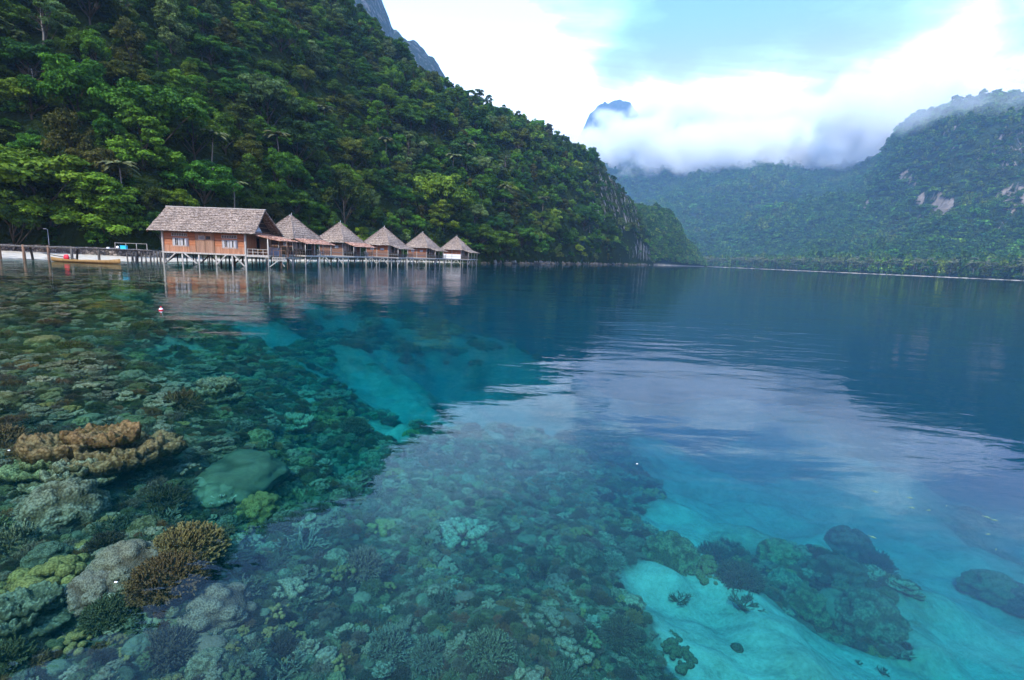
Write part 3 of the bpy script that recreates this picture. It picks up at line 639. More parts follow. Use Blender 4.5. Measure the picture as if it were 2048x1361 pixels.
HUTPOS = [(-.442, 76, 'nearest thatched hut'), (-.346, 91, 'second nearest thatched hut'), (-.259, 101, 'middle thatched hut'), (-.184, 119, 'second farthest thatched hut'), (-.117, 133, 'farthest thatched hut')]
def where(px, py):
    """landmark phrase for a place on the hillside as seen in the picture"""
    if px < 110: h = 'over the sand beach'
    elif px < 290: h = 'over the plank jetty'
    elif px < 410: h = "above the long house's walls"
    elif px < 545: h = "above the long house's porch"
    elif px < 632: h = 'above the nearest thatched hut'
    elif px < 724: h = 'above the second nearest hut'
    elif px < 806: h = 'above the middle thatched hut'
    elif px < 878: h = 'above the second farthest hut'
    elif px < 950: h = 'above the farthest thatched hut'
    elif px < 1060: h = 'just past the last hut'
    elif px < 1170: h = 'midway to the cliff'
    elif px < 1262: h = 'before the cliff'
    else: h = 'beside the pale cliff'
    base = 505 + max(0, px - 400) * .03
    top = max(0, np.interp(px, [0, 700, 860, 1060, 1230, 1290], [0, 0, 125, 225, 330, 430]))
    r = (base - py) / (base - top)
    lv = 'at the slope foot' if r < .2 else 'low on the slope' if r < .4 else 'halfway up the slope' if r < .62 else 'high on the slope' if r < .85 else ('near the ridge' if px > 700 else 'at the top edge')
    return h, lv
def hit_hill(px, py, extra):
    d3 = ray(px, py); hz_ = math.hypot(d3[0], d3[1]); a = math.degrees(math.atan2(d3[0], d3[1]))
    ds = np.linspace(75, 760, 1400); z = CAM_H + ds / hz_ * d3[2]; zz2 = hill_z(np.full_like(ds, a), ds) + extra
    k = np.where(zz2 > z)[0]
    k = k[ds[k] > float(tab(a, SHORE))] if len(k) else k
    if not len(k): return None
    return a, ds[k[0]]
trees = []   # (px, py, x, y, z, R, form, colour, zscale)
def hero(px, py, rpx, form, color, sz=1.0):
    ex = 4.0
    for _ in range(3):
        h = hit_hill(px, py, ex)
        if h is None: return
        R = rpx / FPX * h[1] * 1.02; ex = R * .9 * sz
    a, d = h; x, y = to_xy(a, d); trees.append((px, py, float(x), float(y), float(hill_z(a, d)), R, form, color, sz, True))
for h_ in [(150, 170, 52, 'dome', 'bright green', 1.25), (190, 215, 34, 'tiered', 'bright green', 1), (310, 205, 68, 'spread', 'mid green', 1.1), (250, 150, 34, 'dome', 'olive', 1), (535, 190, 46, 'dome', 'pale grey green', 1.2), (70, 370, 92, 'dome', 'yellow green', .8),
           (140, 275, 40, 'feather', 'brownish', 1.4), (190, 330, 38, 'dome', 'brownish', 1.2), (280, 275, 52, 'tiered', 'bright green', 1), (215, 415, 66, 'tiered', 'bright green', .8), (100, 425, 52, 'spread', 'yellow green', .8), (405, 360, 52, 'dome', 'mid green', 1.1),
           (690, 390, 52, 'feather', 'olive', 1.2), (675, 350, 36, 'dome', 'yellow green', 1), (885, 385, 58, 'dome', 'yellow green', 1.05), (880, 430, 34, 'tiered', 'yellow green', 1), (575, 335, 34, 'dome', 'mid green', 1.2), (480, 260, 36, 'tall', 'olive', 1), (705, 300, 34, 'dome', 'olive', 1.1),
           (500, 330, 38, 'tall', 'olive', 1), (340, 60, 34, 'tall', 'pale grey green', 1.1), (85, 25, 40, 'open', 'pale grey green', 1), (770, 190, 26, 'dome', 'yellow green', 1), (800, 230, 26, 'dome', 'mid green', 1), (950, 245, 32, 'dome', 'dark green', 1.1), (815, 295, 36, 'open', 'pale grey green', 1.1),
           (925, 305, 34, 'tiered', 'blue green', 1), (1010, 330, 26, 'open', 'pale grey green', 1), (1215, 470, 24, 'tall', 'dark green', 1.2), (1045, 470, 30, 'dome', 'mid green', 1), (1000, 480, 30, 'dome', 'bright green', 1), (1120, 455, 26, 'tall', 'dark green', 1), (1170, 430, 30, 'dome', 'dark green', 1.1),
           (560, 60, 38, 'spread', 'mid green', 1), (470, 130, 34, 'tiered', 'blue green', 1), (420, 95, 30, 'dome', 'dark green', 1), (610, 220, 30, 'dome', 'mid green', 1), (650, 270, 28, 'tiered', 'blue green', 1), (760, 360, 26, 'tiered', 'blue green', 1), (960, 400, 34, 'tall', 'mid green', 1),
           (20, 440, 56, 'dome', 'dark green', 1), (590, 400, 34, 'dome', 'mid green', 1), (620, 440, 24, 'tiered', 'bright green', 1), (745, 430, 26, 'dome', 'dark green', 1), (830, 445, 24, 'dome', 'bright green', 1), (960, 470, 34, 'dome', 'bright green', 1), (975, 500, 20, 'dome', 'yellow green', .8), (350, 400, 30, 'dome', 'yellow green', 1)]:
    hero(*h_)
nh = len(trees)
rng = RS(7); cand = []
for _ in range(60000):
    a = rng.uniform(-112, 15.0); d = math.sqrt(rng.uniform(78 ** 2, 700 ** 2)); s = float(np.interp(a, [p[0] for p in SHORE], [p[1] for p in SHORE])); bw = float(np.interp(a, [p[0] for p in BEACHW], [p[1] for p in BEACHW]))
    rd = float(np.interp(a, [p[0] for p in RIDGE_D], [p[1] for p in RIDGE_D]))
    if d < s + bw + 1.5 or d > rd + 22: continue
    cand.append((a, d, s + bw))
cand = np.array(cand); cz = hill_z(cand[:, 0], cand[:, 1]); cxy = np.stack(to_xy(cand[:, 0], cand[:, 1]), 1)
grid = {}
def near(x, y, r):
    gx, gy = int(x // 8), int(y // 8)
    for i in range(gx - 1, gx + 2):
        for j in range(gy - 1, gy + 2):
            for (qx, qy, qr) in grid.get((i, j), ()):
                if (qx - x) ** 2 + (qy - y) ** 2 < ((r + qr) * .52) ** 2: return True
    return False
def gadd(x, y, r): grid.setdefault((int(x // 8), int(y // 8)), []).append((x, y, r))
for t_ in trees: gadd(t_[2], t_[3], t_[5] * .8)
COLS = ['dark green', 'dark green', 'dark green', 'mid green', 'mid green', 'mid green', 'mid green', 'blue green', 'bright green', 'bright green', 'yellow green', 'olive', 'brownish', 'pale grey green']
rest = []
for i in range(len(cand)):
    x, y = cxy[i]; a, d, sb = cand[i]
    cliff = (a > 9.0 and cz[i] > 34) or (12.6 < a < 14.2 and 5 < cz[i] < 30)
    R = rng.uniform(2.6, 4.8) * (1.45 if rng.rand() < .25 else 1) * (1.0 if d < 230 else 1.12)
    if d < sb + 6: R = rng.uniform(2.2, 3.6)
    if cliff: R = rng.uniform(1.2, 2.6)
    if cliff and rng.rand() < .45: continue
    if near(x, y, R): continue
    gadd(x, y, R)
    q = vn(np.array([x / 30.]), np.array([y / 30.]), s=77)[0]; cl = COLS[rng.randint(len(COLS))]
    if q > .35 and rng.rand() < .45: cl = ['olive', 'bright green', 'yellow green'][rng.randint(3)]
    if d < sb + 14 and a > -8 and rng.rand() < .6: cl = ['bright green', 'mid green', 'yellow green'][rng.randint(3)]
    if cliff: cl = ['olive', 'pale grey green', 'dark green', 'mid green'][rng.randint(4)]
    fm = FORMS[rng.choice(6, p=[.46, .13, .13, .09, .03, .16])]
    px, py = proj((x, y, cz[i] + R)); vis = -30 < px < 1330 and -40 < py < 560
    rest.append((px, py, float(x), float(y), float(cz[i]), R, fm, cl, float(rng.uniform(.85, 1.25)), vis))
rest.sort(key=lambda t: -(t[5] / math.hypot(t[2], t[3]) if t[9] else 0))
# a tree counts as seen when the line to its crown is not buried in the slope in front
def seen(t):
    x, y, z = t[2], t[3], t[4] + t[5] * 1.6; d = math.hypot(x, y); a = math.degrees(math.atan2(x, y)); ds = np.linspace(76, d - 6, 40)
    if d < 84: return True
    zl = CAM_H + (z - CAM_H) * ds / d; return bool(np.all(hill_z(np.full_like(ds, a), ds) + 1.5 < zl))
ind = [t for t in trees]; stuff = []
for t in rest:
    if t[9] and len(ind) < 296 and seen(t): ind.append(t)
    else: stuff.append(t)
lab = {}
for k, t in enumerate(ind):
    h, lv = where(t[0], t[1]); lab.setdefault(f"{FWORD[t[6]]} {t[7]} jungle tree {lv} {h}", []).append(k)
for lb, ks in lab.items():
    for k in ks:
        px, py, x, y, z, R, fm, cl, szz, _v = ind[k]
        r_ = random.Random(k); root = make_tree('jungle_tree', x, y, z - .3, R, fm, cl, k % 2, r_.uniform(0, 6.28), szz)
        tag(root, lb, 'tree', 'jungle trees on the hillside behind the huts')
# bare grey dead trees standing out of the canopy
def bare(px, py, hpx, name='dead_tree', label='', seed=1):
    h = hit_hill(px, py + hpx * .5, 3)
    if h is None: return
    a, d = h; H = hpx / FPX * d; x, y = to_xy(a, d); r_ = random.Random(seed); root = empty(name, (x, y, hill_z(a, d) - .5))
    w = MB(); w.beam((0, 0, 0), (r_.uniform(-.4, .4), 0, H * 1.25), .35, n=6, taper=.3, jit=.15, rng=r_, segs=5); w.build('trunk', BARK, root, True)
    w = MB()
    for i in range(14):
        z0 = H * r_.uniform(.55, 1.15); an = r_.uniform(0, 6.28); l = H * r_.uniform(.15, .38); e = Vector((math.cos(an) * l, math.sin(an) * l, z0 + l * r_.uniform(.3, .9)))
        w.beam((0, 0, z0), e, .12, n=4, taper=.3, jit=.1, rng=r_, segs=3)
        for j in range(3): f_ = Vector((r_.uniform(-1, 1), r_.uniform(-1, 1), r_.uniform(.2, 1))) * l * .4; w.beam(e * .8 + Vector((0, 0, z0 * .2)), e + f_, .06, n=3, taper=.3)
    w.build('branch', BARKD, root); tag(root, label, 'dead tree', 'bare trees in the jungle')
for i, (px, py, hp, ph) in enumerate([(85, 40, 44, 'near the top left corner of the photo'), (245, 20, 50, 'at the top edge above the sand beach'), (822, 300, 34, 'high above the second farthest hut'),
        (1010, 330, 38, 'on the slope past the last hut'), (1035, 300, 26, 'near the ridge past the last hut'), (870, 170, 22, 'on the ridge top'), (910, 150, 30, 'standing out above the ridge against the cloud'), (70, 150, 40, 'halfway up the left edge of the photo'), (590, 90, 34, 'high above the nearest thatched hut')]):
    bare(px, py, hp, label='bare pale dead tree ' + ph, seed=50 + i)

# scatter helper: one object whose geometry nodes place many copies of plants that stand in the scene
def scatter(name, pts, rots, scales, idx, protos, label=None, kind='stuff'):
    pts = np.asarray(pts, np.float32); n = len(pts)
    me = bpy.data.meshes.new(name); me.vertices.add(n); me.vertices.foreach_set('co', pts.ravel())
    for an, ty, dat in (('rot', 'FLOAT_VECTOR', rots), ('scl', 'FLOAT_VECTOR', scales)):
        at = me.attributes.new(an, ty, 'POINT'); at.data.foreach_set('vector', np.asarray(dat, np.float32).ravel())
    at = me.attributes.new('pid', 'INT', 'POINT'); at.data.foreach_set('value', np.asarray(idx, np.int32))
    o = link(name, me); g = bpy.data.node_groups.new(name, 'GeometryNodeTree')
    g.interface.new_socket('Geometry', in_out='INPUT', socket_type='NodeSocketGeometry'); g.interface.new_socket('Geometry', in_out='OUTPUT', socket_type='NodeSocketGeometry')
    gi = g.nodes.new('NodeGroupInput'); go = g.nodes.new('NodeGroupOutput'); j = g.nodes.new('GeometryNodeJoinGeometry')
    def attr(nm, ty):
        a = g.nodes.new('GeometryNodeInputNamedAttribute'); a.data_type = ty; a.inputs[0].default_value = nm; return a.outputs[0]
    for k, po in enumerate(protos):
        oi = g.nodes.new('GeometryNodeObjectInfo'); oi.transform_space = 'ORIGINAL'; oi.inputs['Object'].default_value = po; oi.inputs['As Instance'].default_value = True
        ip = g.nodes.new('GeometryNodeInstanceOnPoints'); cmp_ = g.nodes.new('FunctionNodeCompare'); cmp_.data_type = 'INT'; cmp_.operation = 'EQUAL'
        g.links.new(attr('pid', 'INT'), cmp_.inputs[2]); cmp_.inputs[3].default_value = k
        g.links.new(gi.outputs[0], ip.inputs['Points']); g.links.new(cmp_.outputs[0], ip.inputs['Selection']); g.links.new(oi.outputs['Geometry'], ip.inputs['Instance'])
        e2r = g.nodes.new('FunctionNodeEulerToRotation'); g.links.new(attr('rot', 'FLOAT_VECTOR'), e2r.inputs[0]); g.links.new(e2r.outputs[0], ip.inputs['Rotation'])
        g.links.new(attr('scl', 'FLOAT_VECTOR'), ip.inputs['Scale']); g.links.new(ip.outputs[0], j.inputs[0])
    g.links.new(j.outputs[0], go.inputs[0])
    md = o.modifiers.new('scatter', 'NODES'); md.node_group = g
    tag(o, label, None, None, kind); return o

# small trees along the foot of the slope; their crowns are also the pattern for the denser wood behind
small_o = []; SC = ['dark green', 'mid green', 'mid green', 'dark green', 'blue green', 'olive', 'bright green', 'yellow green', 'pale grey green', 'brownish']
SPL = [(955, 505), (985, 508), (1015, 510), (1050, 512), (1085, 513), (1115, 515), (1140, 516), (1165, 517), (1190, 518), (1215, 519)]
for i in range(10):
    px, py = SPL[i]
    h = hit_hill(px, py, 2.0)
    a, d = h; x, y = to_xy(a, d); z = float(hill_z(a, d)); root = empty('young_tree', (x, y, z)); me = SMALLP[i % 6].copy(); me.materials.clear(); me.materials.append(LEAF[SC[i]])
    c = link('crown', me, root, (0, 0, 1.6), None, (2.6 + .3 * (i % 3),) * 3); w = MB(); w.beam((0, 0, 0), (0, 0, 3.2), .22, n=6, taper=.4); w.build('trunk', BARKD, root, True)
    tag(root, f"young {SC[i]} tree at the shore rocks, " + ['first', 'second', 'third', 'fourth', 'fifth', 'sixth', 'seventh', 'eighth', 'ninth', 'tenth'][i] + ' one past the last hut', 'tree', 'young trees by the rocky shore'); small_o.append(c)
def pidx(cl, rng):
    k = [i for i, c in enumerate(SC) if c == cl]; return k[rng.randint(len(k))] if k else 0
P_, R_, S_, I_ = [], [], [], []
for t in stuff:
    P_.append((t[2], t[3], t[4] + t[5] * .35)); R_.append((0, 0, rng.uniform(0, 6.28))); S_.append((t[5], t[5], t[5] * t[8])); I_.append(pidx(t[7], rng))
# understorey everywhere on the slope
a = rng.uniform(-60, 15, 26000); d = np.sqrt(rng.uniform(80 ** 2, 640 ** 2, 26000)); sb = tab(a, SHORE) + tab(a, BEACHW); ok = (d > sb + .3) & (d < tab(a, RIDGE_D) + 10)
keep = rng.rand(26000) < np.where(d < 200, 1, .55) * np.where((a > 12.6) & (a < 14.2), .25, np.where((a > 8.5) & (d > 420), .4, 1)); ok &= keep; a, d = a[ok], d[ok]; z = hill_z(a, d); x, y = to_xy(a, d)
for i in range(len(a)):
    r = rng.uniform(.8, 2.0); P_.append((x[i], y[i], z[i] - .2)); R_.append((0, 0, rng.uniform(0, 6.28))); S_.append((r, r, r * rng.uniform(.7, 1.1))); I_.append(rng.choice([0, 1, 2, 3, 4, 5, 0, 3, 4, 1, 6, 7, 8]))
# second headland
a = rng.uniform(11, 20.55, 9000); d = tab(a, H2_S) + rng.uniform(1, 160, 9000); z = head_z(a, d); x, y = to_xy(a, d)
for i in range(0, 9000, 2):
    r = rng.uniform(2.6, 6); P_.append((x[i], y[i], z[i] + .5)); R_.append((0, 0, rng.uniform(0, 6.28))); S_.append((r, r, r)); I_.append(rng.choice([0, 1, 2, 3, 4, 6, 6, 7, 8]))
scatter('hillside_forest', P_, R_, S_, I_, small_o, 'dense jungle covering the slope between the single trees')

# the wood on the far slopes
far_o = []; FC = ['mid green', 'mid green', 'blue green', 'olive', 'bright green', 'yellow green', 'bright green', 'mid green']
for i in range(8):
    a = 43.5 - i * 3.2; s = float(tab(a, F_S)); d = s + 30; x, y = to_xy(a, d); z = float(far_z(a, d)); root = empty('shore_tree', (x, y, z)); me = TINYP[i % 4].copy(); me.materials.clear(); me.materials.append(LEAF[FC[i]])
    c = link('crown', me, root, (0, 0, 5), None, (6.5 + (i % 3),) * 3); w = MB(); w.beam((0, 0, 0), (0, 0, 7), .5, n=6, taper=.5); w.build('trunk', BARKD, root, True)
    tag(root, f"{FC[i]} broadleaf tree on the far beach, " + ['first', 'second', 'third', 'fourth', 'fifth', 'sixth', 'seventh', 'eighth'][i] + ' from the right', 'tree', 'broadleaf trees on the far beach'); far_o.append(c)
n = 130000; a = rng.uniform(8, 56, n); d = np.sqrt(rng.uniform(620 ** 2, 2850 ** 2, n)); x, y = to_xy(a, d); z = far_z(a, d); s = tab(a, F_S)
el = np.degrees(np.arctan2(z - CAM_H, d)); rk = far_rock(a, d, x, y, z)
ok = (d > s + 24) & (d < tab(a, F_RD) + 60) & (rng.rand(n) < np.where(rk > .45, .12, np.where(d > 1700, .45, .8)))
a, d, x, y, z = a[ok], d[ok], x[ok], y[ok], z[ok]; cn = vn(x / 120, y / 120, s=81) + vn(x / 40, y / 40, s=82) * .6
r = rng.uniform(3.4, 6.6, len(a)) * (1 + .8 * (rng.rand(len(a)) < .08)) * np.where(d > 1500, 1.3, 1.0); P_ = np.stack([x, y, z + 1], -1); R_ = np.stack([0 * r, 0 * r, rng.uniform(0, 6.28, len(r))], -1); S_ = np.stack([r, r, r * rng.uniform(.7, 1.2, len(r))], -1)
I_ = np.where(cn > .45, rng.choice([3, 5, 6, 0], len(r)), np.where(cn < -.4, rng.choice([1, 2, 7, 4], len(r)), rng.choice([0, 1, 2, 4, 7, 6], len(r))))
na_ = rng.uniform(19.5, 56, 5200); nd_ = tab(na_, F_S) + rng.uniform(7, 215, 5200); nx_, ny_ = to_xy(na_, nd_); nr_ = rng.uniform(2.0, 7.2, 5200)
P_ = np.concatenate([P_, np.stack([nx_, ny_, far_z(na_, nd_) - .2], -1)]); R_ = np.concatenate([R_, np.stack([0 * nr_, 0 * nr_, nr_ * 9], -1)]); S_ = np.concatenate([S_, np.stack([nr_, nr_, nr_ * rng.uniform(.8, 1.9, 5200)], -1)]); I_ = np.concatenate([I_, rng.choice([0, 1, 2, 3, 5, 6, 7], 5200)])
scatter('mountain_forest', P_, R_, S_, I_, far_o, 'jungle covering the valley and mountain slopes across the bay')

# coconut palms behind the far beach
PALM = m_leaf('palm_fronds', (.030, .038, .014), (.120, .135, .055), .15)
def palm_mesh(seed):
    rng_ = random.Random(seed); w = MB(); H = 13.0; w.beam((0, 0, 0), (.9, 0, H), .42, n=5, taper=.6, jit=.2, rng=rng_, segs=4); nt_ = len(w.f)
    for i in range(15):
        an = i * 2.4 + rng_.uniform(-.2, .2); up = rng_.uniform(.1, 1.0); p = Vector((.9, 0, H)); dr = Vector((math.cos(an), math.sin(an), up)).normalized(); sd = Vector((-math.sin(an), math.cos(an), 0)); pr = None
        for k in range(5):
            wd = (.35, .8, .9, .6, .08)[k]; q = [p - sd * wd - Vector((0, 0, .25)), p + Vector((0, 0, .12)), p + sd * wd - Vector((0, 0, .25))]
            if pr: b_ = len(w.v); w.v += [tuple(u) for u in pr + q]; w.f += [(b_, b_ + 1, b_ + 4, b_ + 3), (b_ + 1, b_ + 2, b_ + 5, b_ + 4)]
            pr = q; p = p + dr * 1.15; dr = (dr + Vector((0, 0, -.38))).normalized()
    me = bpy.data.meshes.new('palm'); me.from_pydata(w.v, [], w.f); me.update(); me.materials.append(PALM); me.materials.append(BARK)
    me.polygons.foreach_set('material_index', [1] * nt_ + [0] * (len(w.f) - nt_))
    at_ = me.attributes.new('tone', 'FLOAT', 'FACE'); at_.data.foreach_set('value', [rng_.uniform(0, 1) for _ in w.f]); return me
PM = [palm_mesh(900 + i) for i in range(4)]
pal = []; gr2 = {}
for _ in range(9000):
    a = rng.uniform(19.8, 46.8); s = float(tab(a, F_S)); d = s + 8 + abs(rng.randn()) * 50
    if d > s + 190: continue
    x, y = to_xy(a, d); k = (int(x // 7), int(y // 7))
    if k in gr2: continue
    gr2[k] = 1; pal.append((a, d, d - s, float(x), float(y)))
pal.sort(key=lambda t: t[2] + (t[1] - 700) * .05); lead = pal[:290]; palm_o = []
for k, (a, d, ds, x, y) in enumerate(lead):
    o = link('coconut_palm', PM[k % 4], None, (x, y, float(far_z(a, d)) - .3), (0, 0, (k * 1.7) % 6.28), (.62 + .7 * ((k * 37) % 100) / 100))
    px = proj((x, y, 8))[0]
    rg = 'by the headland' if px < 1500 else 'below the valley' if px < 1640 else 'in the middle' if px < 1780 else 'below the scarred rock face' if px < 1920 else 'at the right edge'
    ag = 'leading row' if ds < 30 else 'second row'
    tag(o, f"coconut palm in the {ag} of the far beach, {rg}", 'palm tree', 'coconut palms in the grove on the far beach'); palm_o.append(o)
for i, (px, py, k_) in enumerate([(932, 318, 1.0), (905, 335, .9), (650, 240, .8), (560, 300, .8), (1010, 395, .9), (770, 300, .8), (420, 300, .75), (1085, 420, 1.0), (470, 390, .7), (250, 360, .7)]):
    h = hit_hill(px, py, 6.0)
    if h is None: continue
    a, d = h; x, y = to_xy(a, d); o = link('jungle_palm', PM[i % 4], None, (x, y, float(hill_z(a, d)) - 1), (0, 0, i * 1.1), (k_ * .9, k_ * .9, k_ * .95)); hh, lv = where(px, py)
    tag(o, f"slender feather-leaved palm rising from the jungle {lv} {hh}", 'palm tree', 'palms standing in the hillside jungle')
if len(pal) > 290:
    q = pal[290:2200]; P_ = [(t[3], t[4], float(far_z(t[0], t[1])) - .3) for t in q]; R_ = [(0, 0, rng.uniform(0, 6.28)) for _ in q]; S_ = [(.7 + .65 * rng.rand(),) * 3 for _ in q]; I_ = [rng.randint(4) for _ in q]
    scatter('palm_grove', P_, R_, S_, I_, palm_o[:4], 'coconut palms standing deeper in the grove behind the far beach')

# ================================================================== BUILDINGS ON STILTS
def panel_roof(w, p00, p10, p11, p01, nu, nv, rng, th=.14, rag=.12, step=.05):
    """thatch slope: p00-p10 eave, p01-p11 top; stepped courses, ragged eave, real thickness"""
    p00, p10, p11, p01 = map(Vector, (p00, p10, p11, p01)); n = (p10 - p00).cross(p01 - p00).normalized()
    if n.z < 0: n = -n
    down = ((p00 + p10) - (p01 + p11)).normalized(); top = []; bot = []
    for j in range(nv * 2):
        row = j // 2; lift = 0 if j % 2 else step
        t = (row + (j % 2)) / nv
        if j % 2 == 0: lift = step
        r1, r2 = [], []
        for i in range(nu + 1):
            s = i / nu; a = p00.lerp(p10, s); b = p01.lerp(p11, s); p = a.lerp(b, t)
            jit = rng.uniform(-1, 1) * .035
            q = p + n * (lift + jit)
            if j == 0: q = q + down * rng.uniform(0, rag)
            elif j % 2 == 0: q = q + down * rng.uniform(0, .07)
            r1.append(q); r2.append(p - n * th * (.6 if j == 0 else 1) + (down * rng.uniform(0, rag * .4) if j == 0 else Vector((0, 0, 0))))
        top.append(r1); bot.append(r2)
    v = [q for r in top for q in r] + [q for r in bot for q in r]; m = nu + 1; nb = len(top) * m; f = []
    for j in range(len(top) - 1):
        for i in range(nu):
            f.append((j * m + i, j * m + i + 1, (j + 1) * m + i + 1, (j + 1) * m + i)); f.append((nb + j * m + i, nb + (j + 1) * m + i, nb + (j + 1) * m + i + 1, nb + j * m + i + 1))
    K = len(top) - 1
    for i in range(nu): f.append((i, nb + i, nb + i + 1, i + 1)); f.append((K * m + i, K * m + i + 1, nb + K * m + i + 1, nb + K * m + i))
    for j in range(K): f.append((j * m, (j + 1) * m, nb + (j + 1) * m, nb + j * m)); f.append((j * m + nu, nb + j * m + nu, nb + (j + 1) * m + nu, (j + 1) * m + nu))
    w.add(v, f)
def railing(parent, pts, z0, h, mat, nm='railing', sp=.75, mids=2):
    w = MB()
    for (a, b) in zip(pts[:-1], pts[1:]):
        a = Vector((*a, 0)); b = Vector((*b, 0)); n = max(1, int((b - a).length / sp))
        for i in range(n + 1):
            p = a.lerp(b, i / n); w.beam((p.x, p.y, z0), (p.x, p.y, z0 + h), .055)
        for k in range(1, mids + 1): zz_ = z0 + h * k / mids - .03; w.beam((a.x, a.y, zz_), (b.x, b.y, zz_), .05)
    return w.build(nm, mat, parent)
def shuttered_window(parent, x, z, wd, ht, y, n=4, open_=(3,), rng=None):
    """row of casements with curtains: frame > pane, curtain"""
    w = MB(); w.box(x, x + wd, y - .05, y - .012, z - .06, z); w.box(x, x + wd, y - .05, y - .012, z + ht, z + ht + .06)
    for i in range(n + 1): q = x + wd * i / n; w.box(q - .03, q + .03, y - .055, y - .01, z + .001, z + ht - .001)
    fr = w.build('window', MT['grey'], parent); w = MB(); w.box(x + .031, x + wd - .031, y - .02, y - .004, z + .002, z + ht - .002); w.build('pane', MT['dark'], fr)
    w = MB()
    for i in range(n):
        q0 = x + wd * i / n + .04; q1 = q0 + wd / n * (.45 if i in open_ else .52)
        if i == 1: q0 += .12; q1 += .1
        w.box(q0, q1, y - .034, y - .022, z + .03, z + ht - .03)
    w.build('curtain', MT['curtain'], fr)
    for i in open_:
        q = x + wd * (i + 1) / n - .06; w = MB(); w.box(q - .02, q + .02, y - .42, y - .06, z + .02, z + ht - .02); w.build('shutter', MT['white'], fr)
    return fr
def vent(parent, x, z, wd, ht, y, n=9):
    w = MB(); w.box(x - .04, x + wd + .04, y - .045, y - .012, z - .04, z + .02); w.box(x - .04, x + wd + .04, y - .045, y - .012, z + ht - .02, z + ht + .04)
    for i in range(n + 1): q = x + wd * i / n; w.box(q - .032, q + .032, y - .043, y - .014, z + .021, z + ht - .021)
    f = w.build('vent', MT['grey'], parent); w = MB(); w.box(x, x + wd, y - .012, y - .003, z + .01, z + ht - .01); w.build('backing', MT['dark'], f); return f
def pile(parent, x, y, zt, r, mat, rng, zb=-1.6, nm='pile', lean=.06):
    w = MB(); w.beam((x + rng.uniform(-lean, lean), y + rng.uniform(-lean, lean), zb), (x, y, zt), r, n=7, taper=.9, jit=.015, rng=rng, segs=3); return w.build(nm, mat, parent, True)
def brace(parent, a, b, mat, r=.11):
    w = MB(); w.beam(a, b, r); return w.build('brace', mat, parent)

# -- the long house
r_ = random.Random(11); HX, HY = -45.3, 65.2; HROT = rad(-3.5); FZ = 1.5
house = empty('stilt_house', (HX, HY, 0), HROT); tag(house, 'long orange plank house on stilts with a big gabled thatch roof and open porch', 'house')
WL, WD, WT = 11.0, 6.0, 4.42
w = MB(); w.box(0, WL, -.01, .10, FZ + .9, WT); w.build('wall', MT['orange'], house)
w = MB(); w.box(0, WL, -.035, .10, FZ + .05, FZ + .9 - .002); o = w.build('lower_wall', MT['orange_v'], house); o['label'] = 'wall foot of upright pinkish boards'
w = MB(); w.box(0, .10, .103, WD, FZ + .05, WT); w.box(WL - .10, WL, .103, 2.4, FZ + .05, WT); w.box(WL - .10, WL, 3.3, WD, FZ + .05, WT); w.box(WL - .10, WL, 2.403, 3.297, FZ + 2.2, WT); w.box(.103, WL - .103, WD - .1, WD, FZ + .05, WT); w.build('wall', MT['orange_v'], house)
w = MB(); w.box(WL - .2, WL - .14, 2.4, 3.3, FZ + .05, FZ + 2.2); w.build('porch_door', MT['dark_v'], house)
w = MB(); w.box(4.4, 6.85, -.075, -.038, FZ + .05, WT - .05); dr = w.build('door', MT['brown_v'], house); dr['label'] = 'broad double door of weathered upright boards'
w = MB()
for q in (4.4, 5.62, 6.85): w.box(q - .04, q + .04, -.10, -.077, FZ + .05, WT - .05)
w.build('frame', MT['brownpost'], dr)
shuttered_window(house, 1.3, 2.32, 2.1, .95, -.01, 4, (3,)); shuttered_window(house, 7.9, 2.28, 2.0, .95, -.01, 4, (3,))
vent(house, 1.2, 3.55, 2.05, .36, -.01); vent(house, 7.85, 3.5, 2.0, .36, -.01); vent(house, 4.85, 3.25, .75, .40, -.078, 5)
w = MB(); w.box(5.8, 6.4, -.095, -.079, 3.25, 3.65); w.build('window', MT['dark'], house)
for x in (0.0, WL):
    w = MB(); w.beam((x, -.1, -1.5), (x, -.1, WT), .2, n=4); w.build('corner_post', MT['grey'], house)
w = MB(); w.box(-.15, WL + .12, -.24, -.05, FZ - .14, FZ + .05); w.build('sill_beam', MT['grey'], house)
w = MB(); w.box(-.1, WL + 3.1, -.045, WD + .2, FZ - .06, FZ + .04); w.build('floor', MT['deck'], house)
for i, x in enumerate([0.2, 2.5, 4.8, 6.95, 9.1, 10.9]):
    for j, y in enumerate([-.1, 2.0, 4.0, 6.0]):
        if j == 0 and i in (0, 5): continue
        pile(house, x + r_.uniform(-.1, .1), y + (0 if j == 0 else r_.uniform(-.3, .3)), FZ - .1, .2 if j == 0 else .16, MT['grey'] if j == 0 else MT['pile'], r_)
for (a, b) in [((1.75, -.28, FZ - .12), (.3, -.25, .12)), ((2.95, -.28, FZ - .12), (4.55, -.25, .12)), ((8.5, -.28, FZ - .12), (7.1, -.25, .1)), ((9.55, -.28, FZ - .12), (10.85, -.25, .05)), ((.6, 2, FZ - .1), (.4, 0, .3)), ((4.9, 2, FZ - .1), (4.8, 0.1, .2)), ((3.2, 4, FZ - .1), (4.6, 4, .2)), ((8.2, 4, FZ - .1), (6.8, 4, .1))]:
    brace(house, a, b, MT['grey'] if a[1] < 0 else MT['dgrey'], .13)
w = MB(); RX0, RX1 = -1.5, 12.1
panel_roof(w, (RX0, -.85, 4.16), (RX1 + .6, -.85, 4.16), (RX1 - .1, 3.0, 7.38), (RX0 - .1, 3.0, 7.38), 90, 16, r_); panel_roof(w, (RX1 + .3, 6.85, 4.16), (RX0, 6.85, 4.16), (RX0 - .1, 3.0, 7.38), (RX1 - .1, 3.0, 7.38), 60, 12, r_)
